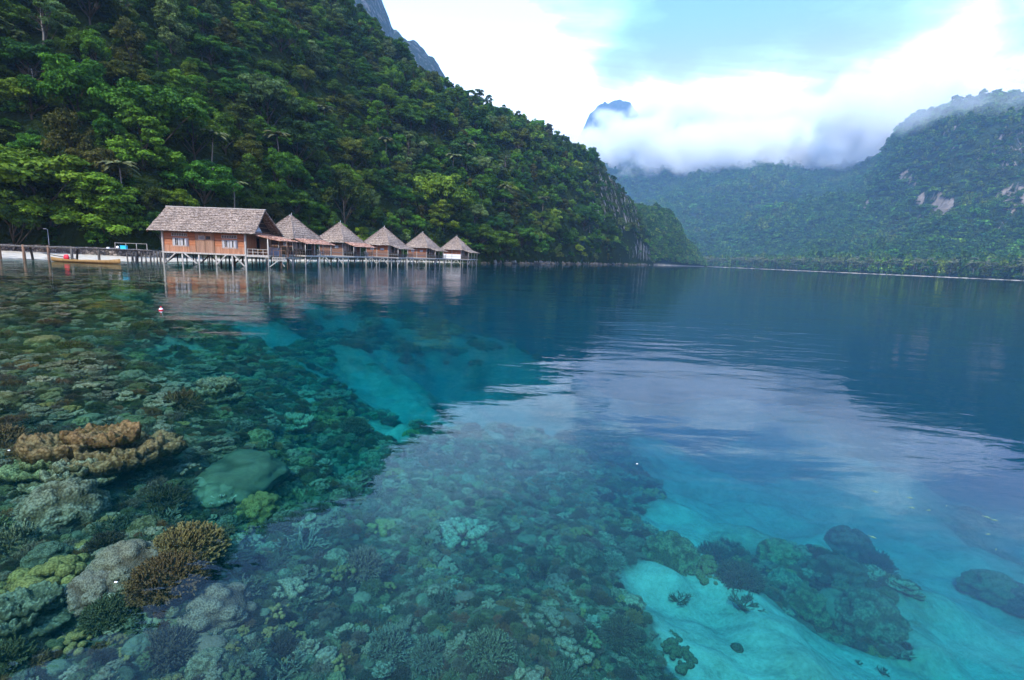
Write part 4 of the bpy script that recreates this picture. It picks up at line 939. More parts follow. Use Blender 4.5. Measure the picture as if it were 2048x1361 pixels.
roof = w.build('roof', MT['thatch'], house)
w = MB(); w.beam((RX0 - .15, 3.0, 7.42), (RX1 - .02, 3.0, 7.42), .24, .12, jit=.02, rng=r_, segs=20); w.build('ridge_cap', MT['grey'], roof)
w = MB()
for s_ in (-1, 1):
    yy = 3.0 + s_ * 3.85
    for x in (RX0 + .1, RX1 - .25): w.beam((x + (.25 if s_ < 0 and x > 5 else 0), yy, 3.98), (x, 3.0, 7.2), .09, .15)
    for k in range(6): x = WL + .25; 
w.build('rafter', MT['brownpost'], roof)
w = MB()
for k in range(5): zz_ = 4.55 + k * .55; hw = (7.2 - zz_) / 3.2 * 3.7; w.beam((WL + .25, 3.0 - hw, zz_), (WL + .25, 3.0 + hw, zz_), .06)
w.build('gable_batten', MT['brownpost'], roof)
w = MB(); w.add([(WL + .02, .45, 4.45), (WL + .02, 3.75, 4.45), (WL + .02, 2.25, 5.95), (WL + .06, .45, 4.45), (WL + .06, 3.75, 4.45), (WL + .06, 2.25, 5.95)], [(0, 2, 1), (3, 4, 5), (0, 1, 4, 3), (1, 2, 5, 4), (2, 0, 3, 5)]); o = w.build('gable_panel', MT['pale'], house); o['label'] = 'pale blue triangular panel in the gable'
w = MB(); w.add([(.02, -.1, WT), (.02, 6.1, WT), (.02, 3.0, 7.0), (.08, -.1, WT), (.08, 6.1, WT), (.08, 3.0, 7.0)], [(0, 2, 1), (3, 4, 5), (0, 1, 4, 3), (1, 2, 5, 4), (2, 0, 3, 5)]); w.build('gable', MT['orange_v'], house)
w = MB(); w.add([(WL - .08, 1.0, WT), (WL - .08, 6.1, WT), (WL - .08, 3.0, 7.0), (WL - .02, 1.0, WT), (WL - .02, 6.1, WT), (WL - .02, 3.0, 7.0)], [(0, 2, 1), (3, 4, 5), (0, 1, 4, 3), (1, 2, 5, 4), (2, 0, 3, 5)]); w.build('gable', MT['dark_v'], house)  # dark sheet in the open gable end, its inner shade put into the colour
# porch
w = MB(); panel_roof(w, (15.6, -.2, 3.42), (15.6, 5.2, 3.42), (11.1, 5.2, 4.34), (11.1, -.2, 4.34), 34, 7, r_, .1, .18); pr = w.build('porch_roof', MT['thatch2'], house)
w = MB(); w.box(WL + .13, 14.05, -.22, -.05, FZ - .22, FZ + .02); w.build('porch_beam', MT['grey'], house)
w = MB(); w.box(14.15, 16.0, .4, 4.6, FZ - .25, FZ - .15)
for k in range(8): w.box(14.2 + k * .23, 14.3 + k * .23, .3, .39, FZ - .45, FZ - .2)
w.box(14.15, 15.9, .28, .38, FZ - .62, FZ - .46); w.build('landing', MT['deck'], house)
for x, y, zt in ((13.95, -.1, 3.75), (14.3, 4.4, 3.7), (15.35, .5, 3.4), (15.9, .9, 3.35), (15.3, 4.5, 3.4), (14.6, 1.6, 3.6), (14.9, 2.9, 3.5)):
    w = MB(); w.beam((x, y, -1.4), (x, y, zt), .15 if x < 14 else .09, n=6); w.build('porch_post', MT['grey'] if x < 14.1 else MT['brownpost'], house, True)
brace(house, (15.1, .3, FZ - .5), (14.05, -.05, .1), MT['grey']); brace(house, (15.2, .5, FZ - .4), (15.6, .7, .2), MT['grey'])
railing(house, [(WL + .2, .0), (13.9, .0)], FZ + .04, .75, MT['grey'], sp=.55); railing(house, [(14.3, .5), (15.9, .5), (15.9, 4.5)], FZ - .15, .9, MT['brownpost'], sp=.6, mids=1)
def from_local(root, x, y, z): return root.matrix_basis @ Vector((x, y, z))
# furniture on the porch
def chair(loc, rz, mat, label, frame='grey', group='chairs on the porches'):
    c = empty('chair', loc, rz); w = MB(); w.box(-.25, .25, -.25, .25, .40, .45); w.build('seat', mat, c)
    w = MB(); w.beam((-.22, .24, .46), (-.22, .34, .95), .04); w.beam((.22, .24, .46), (.22, .34, .95), .04)
    for k in range(3): w.beam((-.2, .27 + k * .03, .58 + k * .14), (.2, .27 + k * .03, .58 + k * .14), .08, .02)
    w.build('backrest', mat, c)
    for sx in (-.22, .22):
        for sy in (-.22, .22): w = MB(); w.beam((sx, sy, 0), (sx, sy, .398), .045); w.build('leg', MT[frame], c)
        w = MB(); w.beam((sx, -.24, .66), (sx, .27, .68), .05, .03); w.beam((sx, -.22, .4), (sx, -.22, .65), .035); w.build('armrest', MT[frame], c)
    tag(c, label, 'chair', group); return c
chair(from_local(house, 11.75, .95, FZ + .04), HROT + rad(70), MT['dgrey'], 'dark wooden armchair on the long house porch beside the wall corner', 'dgrey')
chair(from_local(house, 13.25, 1.1, FZ + .04), HROT + rad(-60), MT['brownpost'], 'brown wooden armchair on the long house porch near its front post', 'brownpost')
tb = empty('porch_table', from_local(house, 12.5, 1.0, FZ + .04), HROT); w = MB(); w.box(-.5, .5, -.35, .35, .55, .6); w.build('table_top', MT['canoe'], tb)
for sx in (-.42, .42):
    for sy in (-.28, .28): w = MB(); w.beam((sx, sy, 0), (sx, sy, .548), .06); w.build('leg', MT['brownpost'], tb)
tag(tb, 'low wooden table between the two chairs on the long house porch', 'table')
bs = empty('counter', from_local(house, 12.9, 3.2, FZ + .04), HROT); w = MB(); w.box(-.75, .75, -.3, .3, 0, .95); w.build('body', MT['steelblue'], bs); w = MB(); w.box(-.8, .8, -.34, .34, .953, 1.0); w.build('worktop', MT['pale'], bs)
tag(bs, 'blue grey counter with pale top standing on the long house porch', 'counter')

# -- the five thatched huts
def hut(k, tx, Y, bodymat, lowmat, newer, label, labr):
    r = random.Random(500 + k); X = tx * Y; rot = rad(-17.5); h = empty('thatched_hut', (X, Y, 0), rot); tag(h, label, 'hut', 'thatched huts on stilts in a row'); Z = 1.62
    w = MB()
    w.box(-2.45, 2.45, -2.45, -2.37, Z + 1.15, 4.1); w.box(-2.45, -2.37, -2.368, 2.45, Z + .05, 4.1); w.box(-2.368, 2.45, 2.37, 2.45, Z + .05, 4.1); w.build('wall', bodymat, h)
    w = MB(); w.box(-2.45, 2.45, -2.46, -2.37, Z + .05, Z + 1.148); lw = w.build('lower_wall', lowmat, h)
    if labr: lw['label'] = labr
    # sea side: dark wall with tall curtained panes
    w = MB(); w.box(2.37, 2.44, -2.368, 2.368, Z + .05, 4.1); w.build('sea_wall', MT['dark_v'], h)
    w = MB()
    for q in range(5): w.box(2.441, 2.50, -2.2 + q * .9, -2.14 + q * .9, Z + .9, Z + 2.15)
    w.box(2.441, 2.50, -2.2, 1.46, Z + 2.151, Z + 2.21); w.box(2.441, 2.5, -2.2, 1.46, Z + .84, Z + .899); fr = w.build('window', MT['grey'], h)
    w = MB(); w.box(2.442, 2.452, -2.1, 1.4, Z + .9, Z + 2.15); w.build('pane', MT['glass'], fr); w = MB()
    for q in range(4):
        if (q + k) % 4 != 3: w.box(2.456, 2.472, -2.05 + q * .9, -1.62 + q * .9 + .15 * ((q + k) % 2), Z + .93, Z + 2.12)
    w.build('curtain', MT['curtain'], fr)
    w = MB(); w.box(2.441, 2.49, 1.52, 2.3, Z + .05, Z + 2.1); w.build('door', MT['brown_h'], h)
    w = MB(); w.box(.75, 1.5, -2.50, -2.462, Z + 1.3, Z + 1.75); w.box(-1.5, -.75, -2.50, -2.462, Z + 1.3, Z + 1.75) if k in (2, 3) else None; o = w.build('window', MT['curtain'] if k != 4 else MT['orange_v'], h)
    w = MB(); w.beam((-.05, -2.5, Z), (-.05, -2.5, 4.1), .1)
    for q in (-2.45, 2.45): w.beam((q, -2.5, -1.4), (q, -2.5, 4.05), .13, n=6)
    w.build('post', MT['grey'], h)
    w = MB(); w.box(-2.7, 4.7, -2.6, 3.4, Z - .08, Z + .03); w.build('floor', MT['deck'], h)
    w = MB(); w.box(-2.75, 4.75, -2.72, -2.602, Z - .16, Z + .05); w.box(4.70, 4.82, -2.6, 3.4, Z - .16, Z + .05); w.build('edge_beam', MT['grey'], h)
    for x in (-2.5, -.1, 2.4, 4.55):
        for y in (-2.5, .2, 3.1):
            out = y < -2 or x > 4
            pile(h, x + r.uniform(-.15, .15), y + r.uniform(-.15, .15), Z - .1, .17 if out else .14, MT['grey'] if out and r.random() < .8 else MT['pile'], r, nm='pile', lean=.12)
    for x0, x1 in ((-1.2, -2.4), (-1.2, -.2), (1.3, .0), (1.3, 2.3)): brace(h, (x0, -2.62, Z - .15), (x1, -2.56, .35), MT['grey'], .10)
    for y0, y1 in ((-1.2, -2.4), (1.6, 3.0)): brace(h, (4.62, y0, Z - .15), (4.58, y1, .35), MT['grey'], .10)
    # roof
    E_, ez, az_ = 3.2, 3.95, 7.32; c = [(-E_, -E_, ez), (E_, -E_, ez - .05), (E_, E_, ez), (-E_, E_, ez)]; w = MB(); ti = [(-.12, -.12, az_), (.12, -.12, az_), (.12, .12, az_), (-.12, .12, az_)]
    for i in range(4): j = (i + 1) % 4; panel_roof(w, c[i], c[j], ti[j], ti[i], 34, 11, r, .12, .16)
    rf = w.build('roof', MT['thatch'], h)
    w = MB()
    for i in range(4): w.beam(Vector(c[i]) + Vector((0, 0, .06)), Vector(ti[i]) + Vector((0, 0, .08)), .16, .10, n=5, jit=.03, rng=r, segs=8)
    w.build('hip_cap', MT['thatch'], rf)
    w = MB(); w.beam((.05, 0, az_ - .1), (.05 + r.uniform(-.1, .2), 0, az_ + .45), .12, n=5, taper=.3); w.beam((-.05, .02, az_ - .1), (-.25, .05, az_ + .15), .1, n=5, taper=.4); w.build('finial', MT['white'], rf)
    w = MB(); panel_roof(w, (5.15, -2.7, 3.30), (5.15, 3.5, 3.30), (2.9, 3.3, 4.08), (2.9, -3.0, 4.08), 34, 4, r, .08, .2); w.build('porch_roof', MT['thatch2'] if newer else MT['thatch'], h)
    for y in (-2.5, -.6, 1.3, 3.2): w = MB(); w.beam((4.62, y, Z), (4.62, y, 3.38), .10, n=6); w.build('porch_post', MT['grey'], h, True)
    railing(h, [(2.7, -2.5), (4.62, -2.5), (4.62, 3.2)], Z + .05, .72, MT['dgrey'], sp=.4)
    return h
HL = [('brown_h', 'dark_v', True, 'thatched hut right behind the long house, nearest of the row, with reddish porch thatch', None),
      ('brown_h', 'brown_h', True, 'second nearest thatched hut with brown plank walls and reddish porch thatch', None),
      ('orange', 'brown_h', False, 'middle thatched hut with an orange and grey-brown plank front wall', None),
      ('orange', 'brown_h', False, 'second farthest thatched hut, brown plank walls with two small front windows', None),
      ('orange', 'white', False, 'farthest thatched hut with white lower wall and orange boards above', 'white painted lower wall')]
huts = []
for k, ((tx, Y, _n), (bm, lm, nw, lb, lr)) in enumerate(zip(HUTPOS, HL)): huts.append(hut(k, tx, Y, MT[bm], MT[lm], nw, lb, lr))
for k, (x, y, rz) in enumerate([(3.6, 1.9, 80), (3.7, 2.6, 100)]):
    chair(from_local(huts[k], x, y, 1.66), rad(rz - 17), MT['ltwhite'], ['white chair on the porch of the nearest thatched hut', 'white chair on the porch of the second nearest thatched hut'][k], 'ltwhite')

# -- plank jetty from the beach to the long house, and the boardwalk that links the huts
def planks(w, a, b, z0, z1, wd, rng):
    a = Vector((*a, 0)); b = Vector((*b, 0)); L_ = (b - a).length; d = (b - a) / L_; s = Vector((-d.y, d.x, 0)) * wd / 2; n = int(L_ / .22)
    for i in range(n):
        p = a + d * (L_ * i / n); q = a + d * (L_ * (i + .88) / n); t0 = z0 + (z1 - z0) * i / n + rng.uniform(-.012, .012); e = rng.uniform(-.06, .06)
        c = [p - s * (1 + e), q - s * (1 + e), q + s * (1 - e), p + s * (1 - e)]; v = [(u.x, u.y, t0) for u in c] + [(u.x, u.y, t0 + .04) for u in c]; w.add(v, [(3, 2, 1, 0), (4, 5, 6, 7), (0, 1, 5, 4), (1, 2, 6, 5), (2, 3, 7, 6), (3, 0, 4, 7)])
r_ = random.Random(5)
jt = empty('jetty', (-60, 59.3, 0)); tag(jt, 'grey plank jetty on posts running from the beach to the long house', 'jetty'); J0 = Vector((-60, 59.3, 0))
JP = [(-80, 54.5, 1.62), (-60.3, 59.0, 1.60), (-52, 60.3, 1.62), (-46.4, 64.6, 1.58)]
w = MB(); w2 = MB()
for (a, b) in zip(JP[:-1], JP[1:]):
    planks(w, (a[0] - J0.x, a[1] - J0.y), (b[0] - J0.x, b[1] - J0.y), a[2], b[2], 1.15, r_)
    for s_ in (-.5, .5): w2.beam((a[0] - J0.x, a[1] - J0.y + s_, a[2] - .08), (b[0] - J0.x, b[1] - J0.y + s_, b[2] - .08), .09, .11)
w.build('deck', MT['deck'], jt); w2.build('bearer', MT['dgrey'], jt)
for k, (px, th) in enumerate([(16, .30), (57, .32), (100, .30), (140, .30), (176, .28), (212, .16), (224, .16), (239, .16), (250, .13), (262, .14), (270, .13), (283, .14), (297, .13), (308, .13), (318, .14), (-30, .3), (-75, .3)]):
    q = ray(px, 515); X = 59.5 * q[0] / q[1] if px < 225 else (60.5 + (px - 225) / 100 * 3.6) * q[0] / q[1]; Y = float(np.interp(X, [p[0] for p in JP], [p[1] for p in JP]))
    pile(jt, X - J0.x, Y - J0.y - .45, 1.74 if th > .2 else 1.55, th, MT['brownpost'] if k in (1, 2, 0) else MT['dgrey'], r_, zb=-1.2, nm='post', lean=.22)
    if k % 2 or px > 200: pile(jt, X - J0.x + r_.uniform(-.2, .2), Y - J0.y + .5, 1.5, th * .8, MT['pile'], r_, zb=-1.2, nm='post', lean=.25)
railing(jt, [(-49.2 - J0.x, 62.2 - J0.y), (-46.6 - J0.x, 64.0 - J0.y)], 1.62, .78, MT['grey'], sp=.8, mids=1)
bw_ = empty('boardwalk', (-36, 80, 0)); tag(bw_, 'grey boardwalk on dark piles linking the long house and the huts on the landward side', 'boardwalk'); w = MB(); w2 = MB()
BP = [(-43, 71.6), (-38.6, 77.5), (-35.8, 90), (-30.4, 101), (-26.2, 119), (-19.8, 133.5)]
for (a, b) in zip(BP[:-1], BP[1:]):
    planks(w, (a[0] + 36, a[1] - 80), (b[0] + 36, b[1] - 80), 1.5, 1.5, 1.4, r_); w2.beam((a[0] + 36, a[1] - 80, 1.43), (b[0] + 36, b[1] - 80, 1.43), .9, .1)
    L_ = math.hypot(b[0] - a[0], b[1] - a[1]); n = int(L_ / 1.5)
    for i in range(n):
        for s_ in (-.6, .6): pile(bw_, a[0] + (b[0] - a[0]) * i / n + 36 + s_, a[1] + (b[1] - a[1]) * i / n - 80, 1.38, .13, MT['pile'], r_, zb=-1, lean=.2)
w.build('deck', MT['deck'], bw_); w2.build('bearer', MT['dgrey'], bw_)
dk = empty('link_deck', (0, 0, 0)); dk.location = (-30, 90, 0); tag(dk, 'narrow plank decks joining the porches of neighbouring thatched huts', 'deck'); w = MB(); w2 = MB()
for a_, b_ in zip(huts[:-1], huts[1:]):
    p = from_local(a_, 3.9, 3.45, 0); q = from_local(b_, 3.9, -2.75, 0); planks(w, (p.x + 30, p.y - 90), (q.x + 30, q.y - 90), 1.56, 1.56, 1.5, r_); w2.beam((p.x + 30 + .7, p.y - 90, 1.48), (q.x + 30 + .7, q.y - 90, 1.48), .1, .16); w2.beam((p.x + 30 + .7, p.y - 90, 2.2), (q.x + 30 + .7, q.y - 90, 2.2), .05)
    for t_ in (.25, .75):
        c = p.lerp(q, t_); pile(dk, c.x + 30 + .6, c.y - 90, 1.45, .15, MT['grey'], r_, zb=-1.2)
w.build('planking', MT['deck'], dk); w2.build('rail', MT['grey'], dk)

# ================================================================== SHORE THINGS
# stone wall behind the beach
m_st, nt = nmat('rubble_stone'); t = N(nt, 'ShaderNodeTexCoord').outputs['Object']; vo = N(nt, 'ShaderNodeTexVoronoi'); vo.inputs['Scale'].default_value = 2.6; L(nt, t, vo.inputs['Vector'])
ve = N(nt, 'ShaderNodeTexVoronoi', feature='DISTANCE_TO_EDGE'); ve.inputs['Scale'].default_value = 2.6; L(nt, t, ve.inputs['Vector']); sc_ = N(nt, 'ShaderNodeSeparateColor'); L(nt, vo.outputs['Color'], sc_.inputs[0])
col = ramp(nt, sc_.outputs[0], [(0, (.07, .055, .045)), (.5, (.19, .15, .12)), (1, (.34, .29, .24))]).outputs[0]; col = mixc(nt, ramp(nt, ve.outputs['Distance'], [(.02, 1.0), (.09, 0.0)]).outputs[0], col, (.03, .027, .022))
b = N(nt, 'ShaderNodeBsdfPrincipled', i_Roughness=.9); L(nt, col, b.inputs['Base Color']); bp = N(nt, 'ShaderNodeBump', i_Strength=1, i_Distance=.08); L(nt, ramp(nt, ve.outputs['Distance'], [(0, 0.0), (.2, 1.0)]).outputs[0], bp.inputs['Height']); L(nt, bp.outputs[0], b.inputs['Normal']); out_surf(nt, b.outputs[0])
w = MB(); A = np.linspace(-60, -34, 60); V_ = []
for i, a in enumerate(A):
    s = float(tab(a, SHORE) + tab(a, BEACHW)) - .2; hz0 = float(hill_z(a, s)) - .5; zt = 1.55 + .05 * math.sin(i * 1.7) - .25 * max(0, (a + 38) / 4)
    for (dd, zc) in ((0, hz0), (.05, zt), (.55, zt + .04), (.6, hz0)): x, y = to_xy(a, s + dd); V_.append((float(x), float(y), zc))
F_ = [(4 * i + k, 4 * i + 4 + k, 4 * i + 5 + k, 4 * i + 1 + k) for i in range(59) for k in range(3)] + [(0, 1, 2, 3), (239, 238, 237, 236)]
w.add(V_, F_); tag(w.build('stone_wall', m_st), 'low brown rubble stone wall behind the sand beach', 'wall')
# lamp post
lp = empty('lamp_post', (-66.4, 72.0, .9)); w = MB(); w.beam((0, 0, -.4), (.03, 0, 2.95), .08, n=8, taper=.7); w.build('pole', MT['metal'], lp, True); w = MB(); w.beam((.03, 0, 2.93), (-.3, 0, 3.02), .05, n=6); w.build('arm', MT['metal'], lp); w = MB(); w.box(-.5, -.22, -.1, .1, 2.97, 3.06); w.build('lamp_head', MT['ltwhite'], lp); tag(lp, 'thin grey lamp post standing behind the beach', 'lamp post')
# dugout canoe
cn = empty('canoe', (-49.1, 57.6, 0), rad(-2.0)); n = 22; V_ = []; F_ = []
for i in range(n + 1):
    t_ = i / n; x = (t_ - .5) * 8.2; b_ = .40 * (1 - abs(2 * t_ - 1) ** 3.2) + .015; sh = .34 + .24 * abs(2 * t_ - 1) ** 3 - (.05 if t_ < .5 else 0)
    for (yy, zc) in ((-b_, sh), (-b_ * .85, .06), (0, -.10 + .16 * abs(2 * t_ - 1) ** 4), (b_ * .85, .06), (b_, sh), (b_ * .82, sh), (b_ * .62, .12), (-b_ * .62, .12), (-b_ * .82, sh)): V_.append((x, yy, zc))
for i in range(n):
    for k in range(9): F_.append((9 * i + k, 9 * i + (k + 1) % 9, 9 * i + 9 + (k + 1) % 9, 9 * i + 9 + k))
F_ += [tuple(range(9)), tuple(reversed(range(9 * n, 9 * n + 9)))]
w = MB(); w.add(V_, F_); w.build('hull', MT['canoe'], cn, True); w = MB()
for x in (-2.2, 0, 2.1): w.box(x - .1, x + .1, -.36, .36, .29, .33)
w.build('thwart', MT['canoe'], cn); tag(cn, 'long ochre wooden dugout canoe lying by the jetty posts', 'canoe')
pd = MB(); pd.beam((0, 0, 0), (3.2, -.3, -.35), .1, n=6); pd.beam((0, 0, 0), (-.9, .1, .12), .24, .04); o = pd.build('pole', MT['dgrey'], None, True, (-53.3, 57.9, .72)); tag(o, 'dark boat pole sticking out over the left end of the canoe', 'pole')
w = MB(); rr = random.Random(3)
def blob(w, c, r, seed, sub=(10, 7), jit=.14):
    q = random.Random(seed); nu, nv = sub; V_ = []; F_ = []
    for j in range(1, nv):
        for i in range(nu): th = math.pi * j / nv; ph = 2 * math.pi * i / nu; k = 1 + q.uniform(-jit, jit); V_.append((c[0] + r[0] * k * math.sin(th) * math.cos(ph), c[1] + r[1] * k * math.sin(th) * math.sin(ph), c[2] + r[2] * k * math.cos(th)))
    for j in range(nv - 2):
        for i in range(nu): F_.append((j * nu + i, (j + 1) * nu + i, (j + 1) * nu + (i + 1) % nu, j * nu + (i + 1) % nu))
    b_ = len(V_); V_ += [(c[0], c[1], c[2] + r[2]), (c[0], c[1], c[2] - r[2])]
    for i in range(nu): F_.append((b_, i, (i + 1) % nu)); F_.append((b_ + 1, (nv - 2) * nu + (i + 1) % nu, (nv - 2) * nu + i))
    w.add(V_, F_)
blob(w, (0, 0, .25), (.30, .22, .30), 2); o = w.build('sack', MT['red'], None, True, (-51.2, 57.55, .28)); tag(o, 'bright red sack standing in the canoe', 'sack')
cb_ = empty('plastic_crate', (-47.9, 61.9, 1.66), rad(10)); w = MB(); w.box(-.3, .3, -.2, .2, 0, .36); w.build('body', MT['cyan'], cb_); w = MB(); w.box(-.32, .32, -.22, .22, .363, .42); w.build('lid', MT['cyan'], cb_); tag(cb_, 'bright turquoise blue plastic box on the jetty planks', 'box')
w = MB(); blob(w, (0, 0, .16), (.17, .15, .17), 5); o = w.build('sack', MT['ltwhite'], None, True, (-48.45, 61.6, 1.66)); tag(o, 'white sack on the jetty beside the turquoise box', 'sack')
w = MB(); w.box(-.14, .14, -.1, .1, 0, .12); w.box(-.1, .1, -.07, .07, .12, .16); o = w.build('bucket', MT['ltwhite'], None, False, (-49.2, 61.1, 1.66)); tag(o, 'small white tub on the jetty, left of the white sack', 'tub')
# mooring float
p = on_level(322, 621); by = empty('mooring_buoy', (p[0], p[1], 0)); w = MB(); blob(w, (0, 0, .03), (.068, .068, .062), 8, (16, 10), 0); w.build('float', MT['ltwhite'], by, True); w = MB(); w.beam((0, 0, -.012), (0, 0, .035),   .146, n=20); w.build('band', MT['red'], by, True); w = MB(); w.beam((0, 0, .1), (0, 0, .15), .05, n=8); w.build('eye', MT['red'], by); w = MB(); w.beam((0, 0, -.03), (.2, .1, -.9), .012, n=5); w.build('mooring_line', MT['white'], by); tag(by, 'small white mooring buoy with a red band floating in front of the long house', 'buoy')
# shore rocks and a beached log
ROCKM = m_plain('shore_rock', (.045, .040, .034), .9, .55, 1.6); r_ = random.Random(77); ks = 0
for i in range(46):
    a = -5.5 + 19.8 * (i / 45) ** 1.0 + r_.uniform(-.2, .2); s = float(tab(a, SHORE)); d = s + r_.uniform(-.4, 2.2); x, y = to_xy(a, d); sz = r_.uniform(.35, .95) * (1 + max(0, a) * .16)
    w = MB(); blob(w, (0, 0, 0), (sz * 1.5, sz, sz * .62), 700 + i, (9, 6), .3); o = w.build('rock', ROCKM, None, False, (float(x), float(y), .12)); o.rotation_euler = (0, 0, r_.uniform(0, 3))
    px = proj((x, y, .2))[0]; seg = 'just past the farthest hut' if px < 1030 else 'about a quarter of the way to the cliff' if px < 1100 else 'midway to the cliff' if px < 1180 else 'short of the cliff foot' if px < 1260 else 'at the foot of the pale cliff'
    tag(o, f"{'large' if sz > 1.3 else 'medium' if sz > .8 else 'small'} dark boulder at the waterline {seg}", 'rock', 'boulders along the wooded shoreline')

# ================================================================== THE REEF
def ico(sub):
    import bmesh
    bm = bmesh.new(); bmesh.ops.create_icosphere(bm, subdivisions=sub, radius=1.0)
    v = np.array([q.co[:] for q in bm.verts]); f = np.array([[q.index for q in p.verts] for p in bm.faces]); bm.free(); return v, f
ICO = {k: ico(k) for k in (2, 3, 4, 5)}
def worley(p, pts):
    out = np.empty(len(p)); sec = np.empty(len(p))
    for i in range(0, len(p), 4000):
        d = np.sqrt(((p[i:i + 4000, None] - pts[None]) ** 2).sum(-1)); d.partition(1, axis=1); out[i:i + 4000] = d[:, 0]; sec[i:i + 4000] = d[:, 1]
    return out, sec
def sph_pts(n, rng): u = rng.randn(n, 3); return u / np.linalg.norm(u, axis=1, keepdims=True)
def lobed(seed, n=110, depth=.17, flat=.7, sub=5, elong=1.0):
    rng = RS(seed); v, f = ICO[sub]; v = v.copy(); a, b_ = worley(v, sph_pts(n, rng)); k = np.sqrt(np.clip(1 - (a / (2.25 / math.sqrt(n))) ** 2, 0, 1)) * np.clip((b_ - a) / (.35 / math.sqrt(n)), 0, 1) ** .4
    r = .85 + depth * k + .16 * fbm(v[:, 0] * 1.3, v[:, 1] * 1.3, v[:, 2] * 1.3, 3, seed); v = v * r[:, None]; v[:, 2] = np.where(v[:, 2] < -.3, -.3 + (v[:, 2] + .3) * .3, v[:, 2]); return v * [elong, 1, flat], f, k * .9  # lobe profile drives painted crevice shade and lighter tops
def boulder(seed, flat=.5, sub=5):
    rng = RS(seed); v, f = ICO[sub]; v = v.copy(); r = .9 + .30 * fbm(v[:, 0] * 1.5, v[:, 1] * 1.5, v[:, 2] * 1.5, 5, seed)
    for q in sph_pts(7, rng): dd = np.linalg.norm(v - q, axis=1); r -= .10 * np.exp(-(dd / .09) ** 2)
    v = v * r[:, None]; return v * [1.15, 1, flat], f, 0 * r + .5
def table(seed, nl=4):
    rng = RS(seed); V_, F_, T_, b0 = [], [], [], 0
    for l in range(nl):
        cx_, cy_ = (0, 0) if l == 0 else rng.uniform(-.45, .45, 2); R = 1.0 if l == 0 else rng.uniform(.4, .65); z0 = .22 + l * .10; na, nr = 120, 18
        an = np.linspace(0, 2 * math.pi, na, endpoint=False); edge = R * (1 + .45 * fbm(np.cos(an) * 1.8 + seed, np.sin(an) * 1.8, o=6, s=seed + l, g=.65)); top = []
        for j in range(nr + 1):
            rr = j / nr * edge; x = cx_ + rr * np.cos(an); y = cy_ + rr * np.sin(an) * .8; z = z0 + .10 * (j / nr) ** 2 + .17 * fbm(x * 5, y * 5, o=4, s=seed, g=.65) + (.05 * vn(x * 18, y * 18, s=seed)) - (.05 if j == nr else 0); top.append(np.stack([x, y, z], -1))
        for j in range(nr - 1, -1, -1):
            rr = j / nr * edge; x = cx_ + rr * np.cos(an); y = cy_ + rr * np.sin(an) * .8; z = z0 - .06 - .22 * (1 - j / nr) + 0 * x; top.append(np.stack([x, y, z], -1))
        m = len(top); V_.append(np.concatenate(top)); i = np.arange(m - 1)[:, None] * na + np.arange(na)[None]; i2 = np.arange(m - 1)[:, None] * na + (np.arange(na)[None] + 1) % na
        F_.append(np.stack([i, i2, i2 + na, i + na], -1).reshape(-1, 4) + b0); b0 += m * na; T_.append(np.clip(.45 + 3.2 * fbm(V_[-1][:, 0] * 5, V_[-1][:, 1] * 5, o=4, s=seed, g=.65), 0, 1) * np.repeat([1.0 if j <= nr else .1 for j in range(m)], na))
    v = np.concatenate(V_); return v, np.concatenate(F_), np.concatenate(T_)
def tubes(segs, n=5):
    V_, F_, T_ = [], [], []; b0 = 0
    for (a, b_, r0, r1, tip) in segs:
        a = np.array(a); b_ = np.array(b_); d = b_ - a; d = d / (np.linalg.norm(d) + 1e-9); u = np.cross(d, [.3, .5, .8]); u /= np.linalg.norm(u); q = np.cross(d, u); an = np.arange(n) * 2 * math.pi / n
        ring = lambda c, r: c + r * (np.cos(an)[:, None] * u + np.sin(an)[:, None] * q)
        V_.append(np.concatenate([ring(a, r0), ring(a + (b_ - a) * .82, (r0 + r1 * 3) / 4 if r1 > 0 else r0 * .75), ring(b_, r1 * .55)])); T_.append(np.repeat([0, tip * .4, tip], n))
        i = np.arange(n); j = (i + 1) % n
        for k in (0, n): F_.append(np.stack([i + k, j + k, j + k + n, i + k + n], -1) + b0)
        b0 += 3 * n
    return np.concatenate(V_), np.concatenate(F_), np.concatenate(T_)
def staghorn(seed, n=16, r=.045, spread=1.0, depth=3):
    rg = RS(seed); segs = []
    def grow(p, d, l, rr, k):
        e = p + d * l; segs.append((p, e, rr, rr * .75, 1.0 if k == 0 else .15))
        if k:
            for _ in range(rg.randint(2, 4)):
                nd = d + rg.randn(3) * .62; nd[2] = abs(nd[2]) * .8 + .12; nd /= np.linalg.norm(nd); grow(p + d * l * rg.uniform(.5, 1), nd, l * rg.uniform(.65, .95), rr * .78, k - 1)
    for _ in range(n):
        an = rg.uniform(0, 6.283); d = np.array([math.cos(an) * spread, math.sin(an) * spread, rg.uniform(.35, 1.1)]); d /= np.linalg.norm(d); grow(np.array([math.cos(an) * rg.uniform(0, .35), math.sin(an) * rg.uniform(0, .35), 0.]), d, rg.uniform(.28, .42), r, depth - 1)
    return tubes(segs, 4)
def fingers(seed, n=260, l=.30, r=.045, flat=.75):
    rg = RS(seed); segs = []
    for _ in range(n):
        u = rg.randn(3); u /= np.linalg.norm(u); u[2] = abs(u[2]); b_ = u * [.78, .78, flat * .8] * rg.uniform(.85, 1.08); d = u * [1, 1, 1.2] + rg.randn(3) * .35; d /= np.linalg.norm(d); segs.append((b_ - d * l * .5, b_ + d * l * rg.uniform(.4, 1), r, r * rg.uniform(.5, .9), 1.0))
    v, f, t = tubes(segs, 4); v2, f2 = ICO[2]; return np.concatenate([v, v2 * [.78, .78, flat * .75]]), f, t, f2 + len(v)
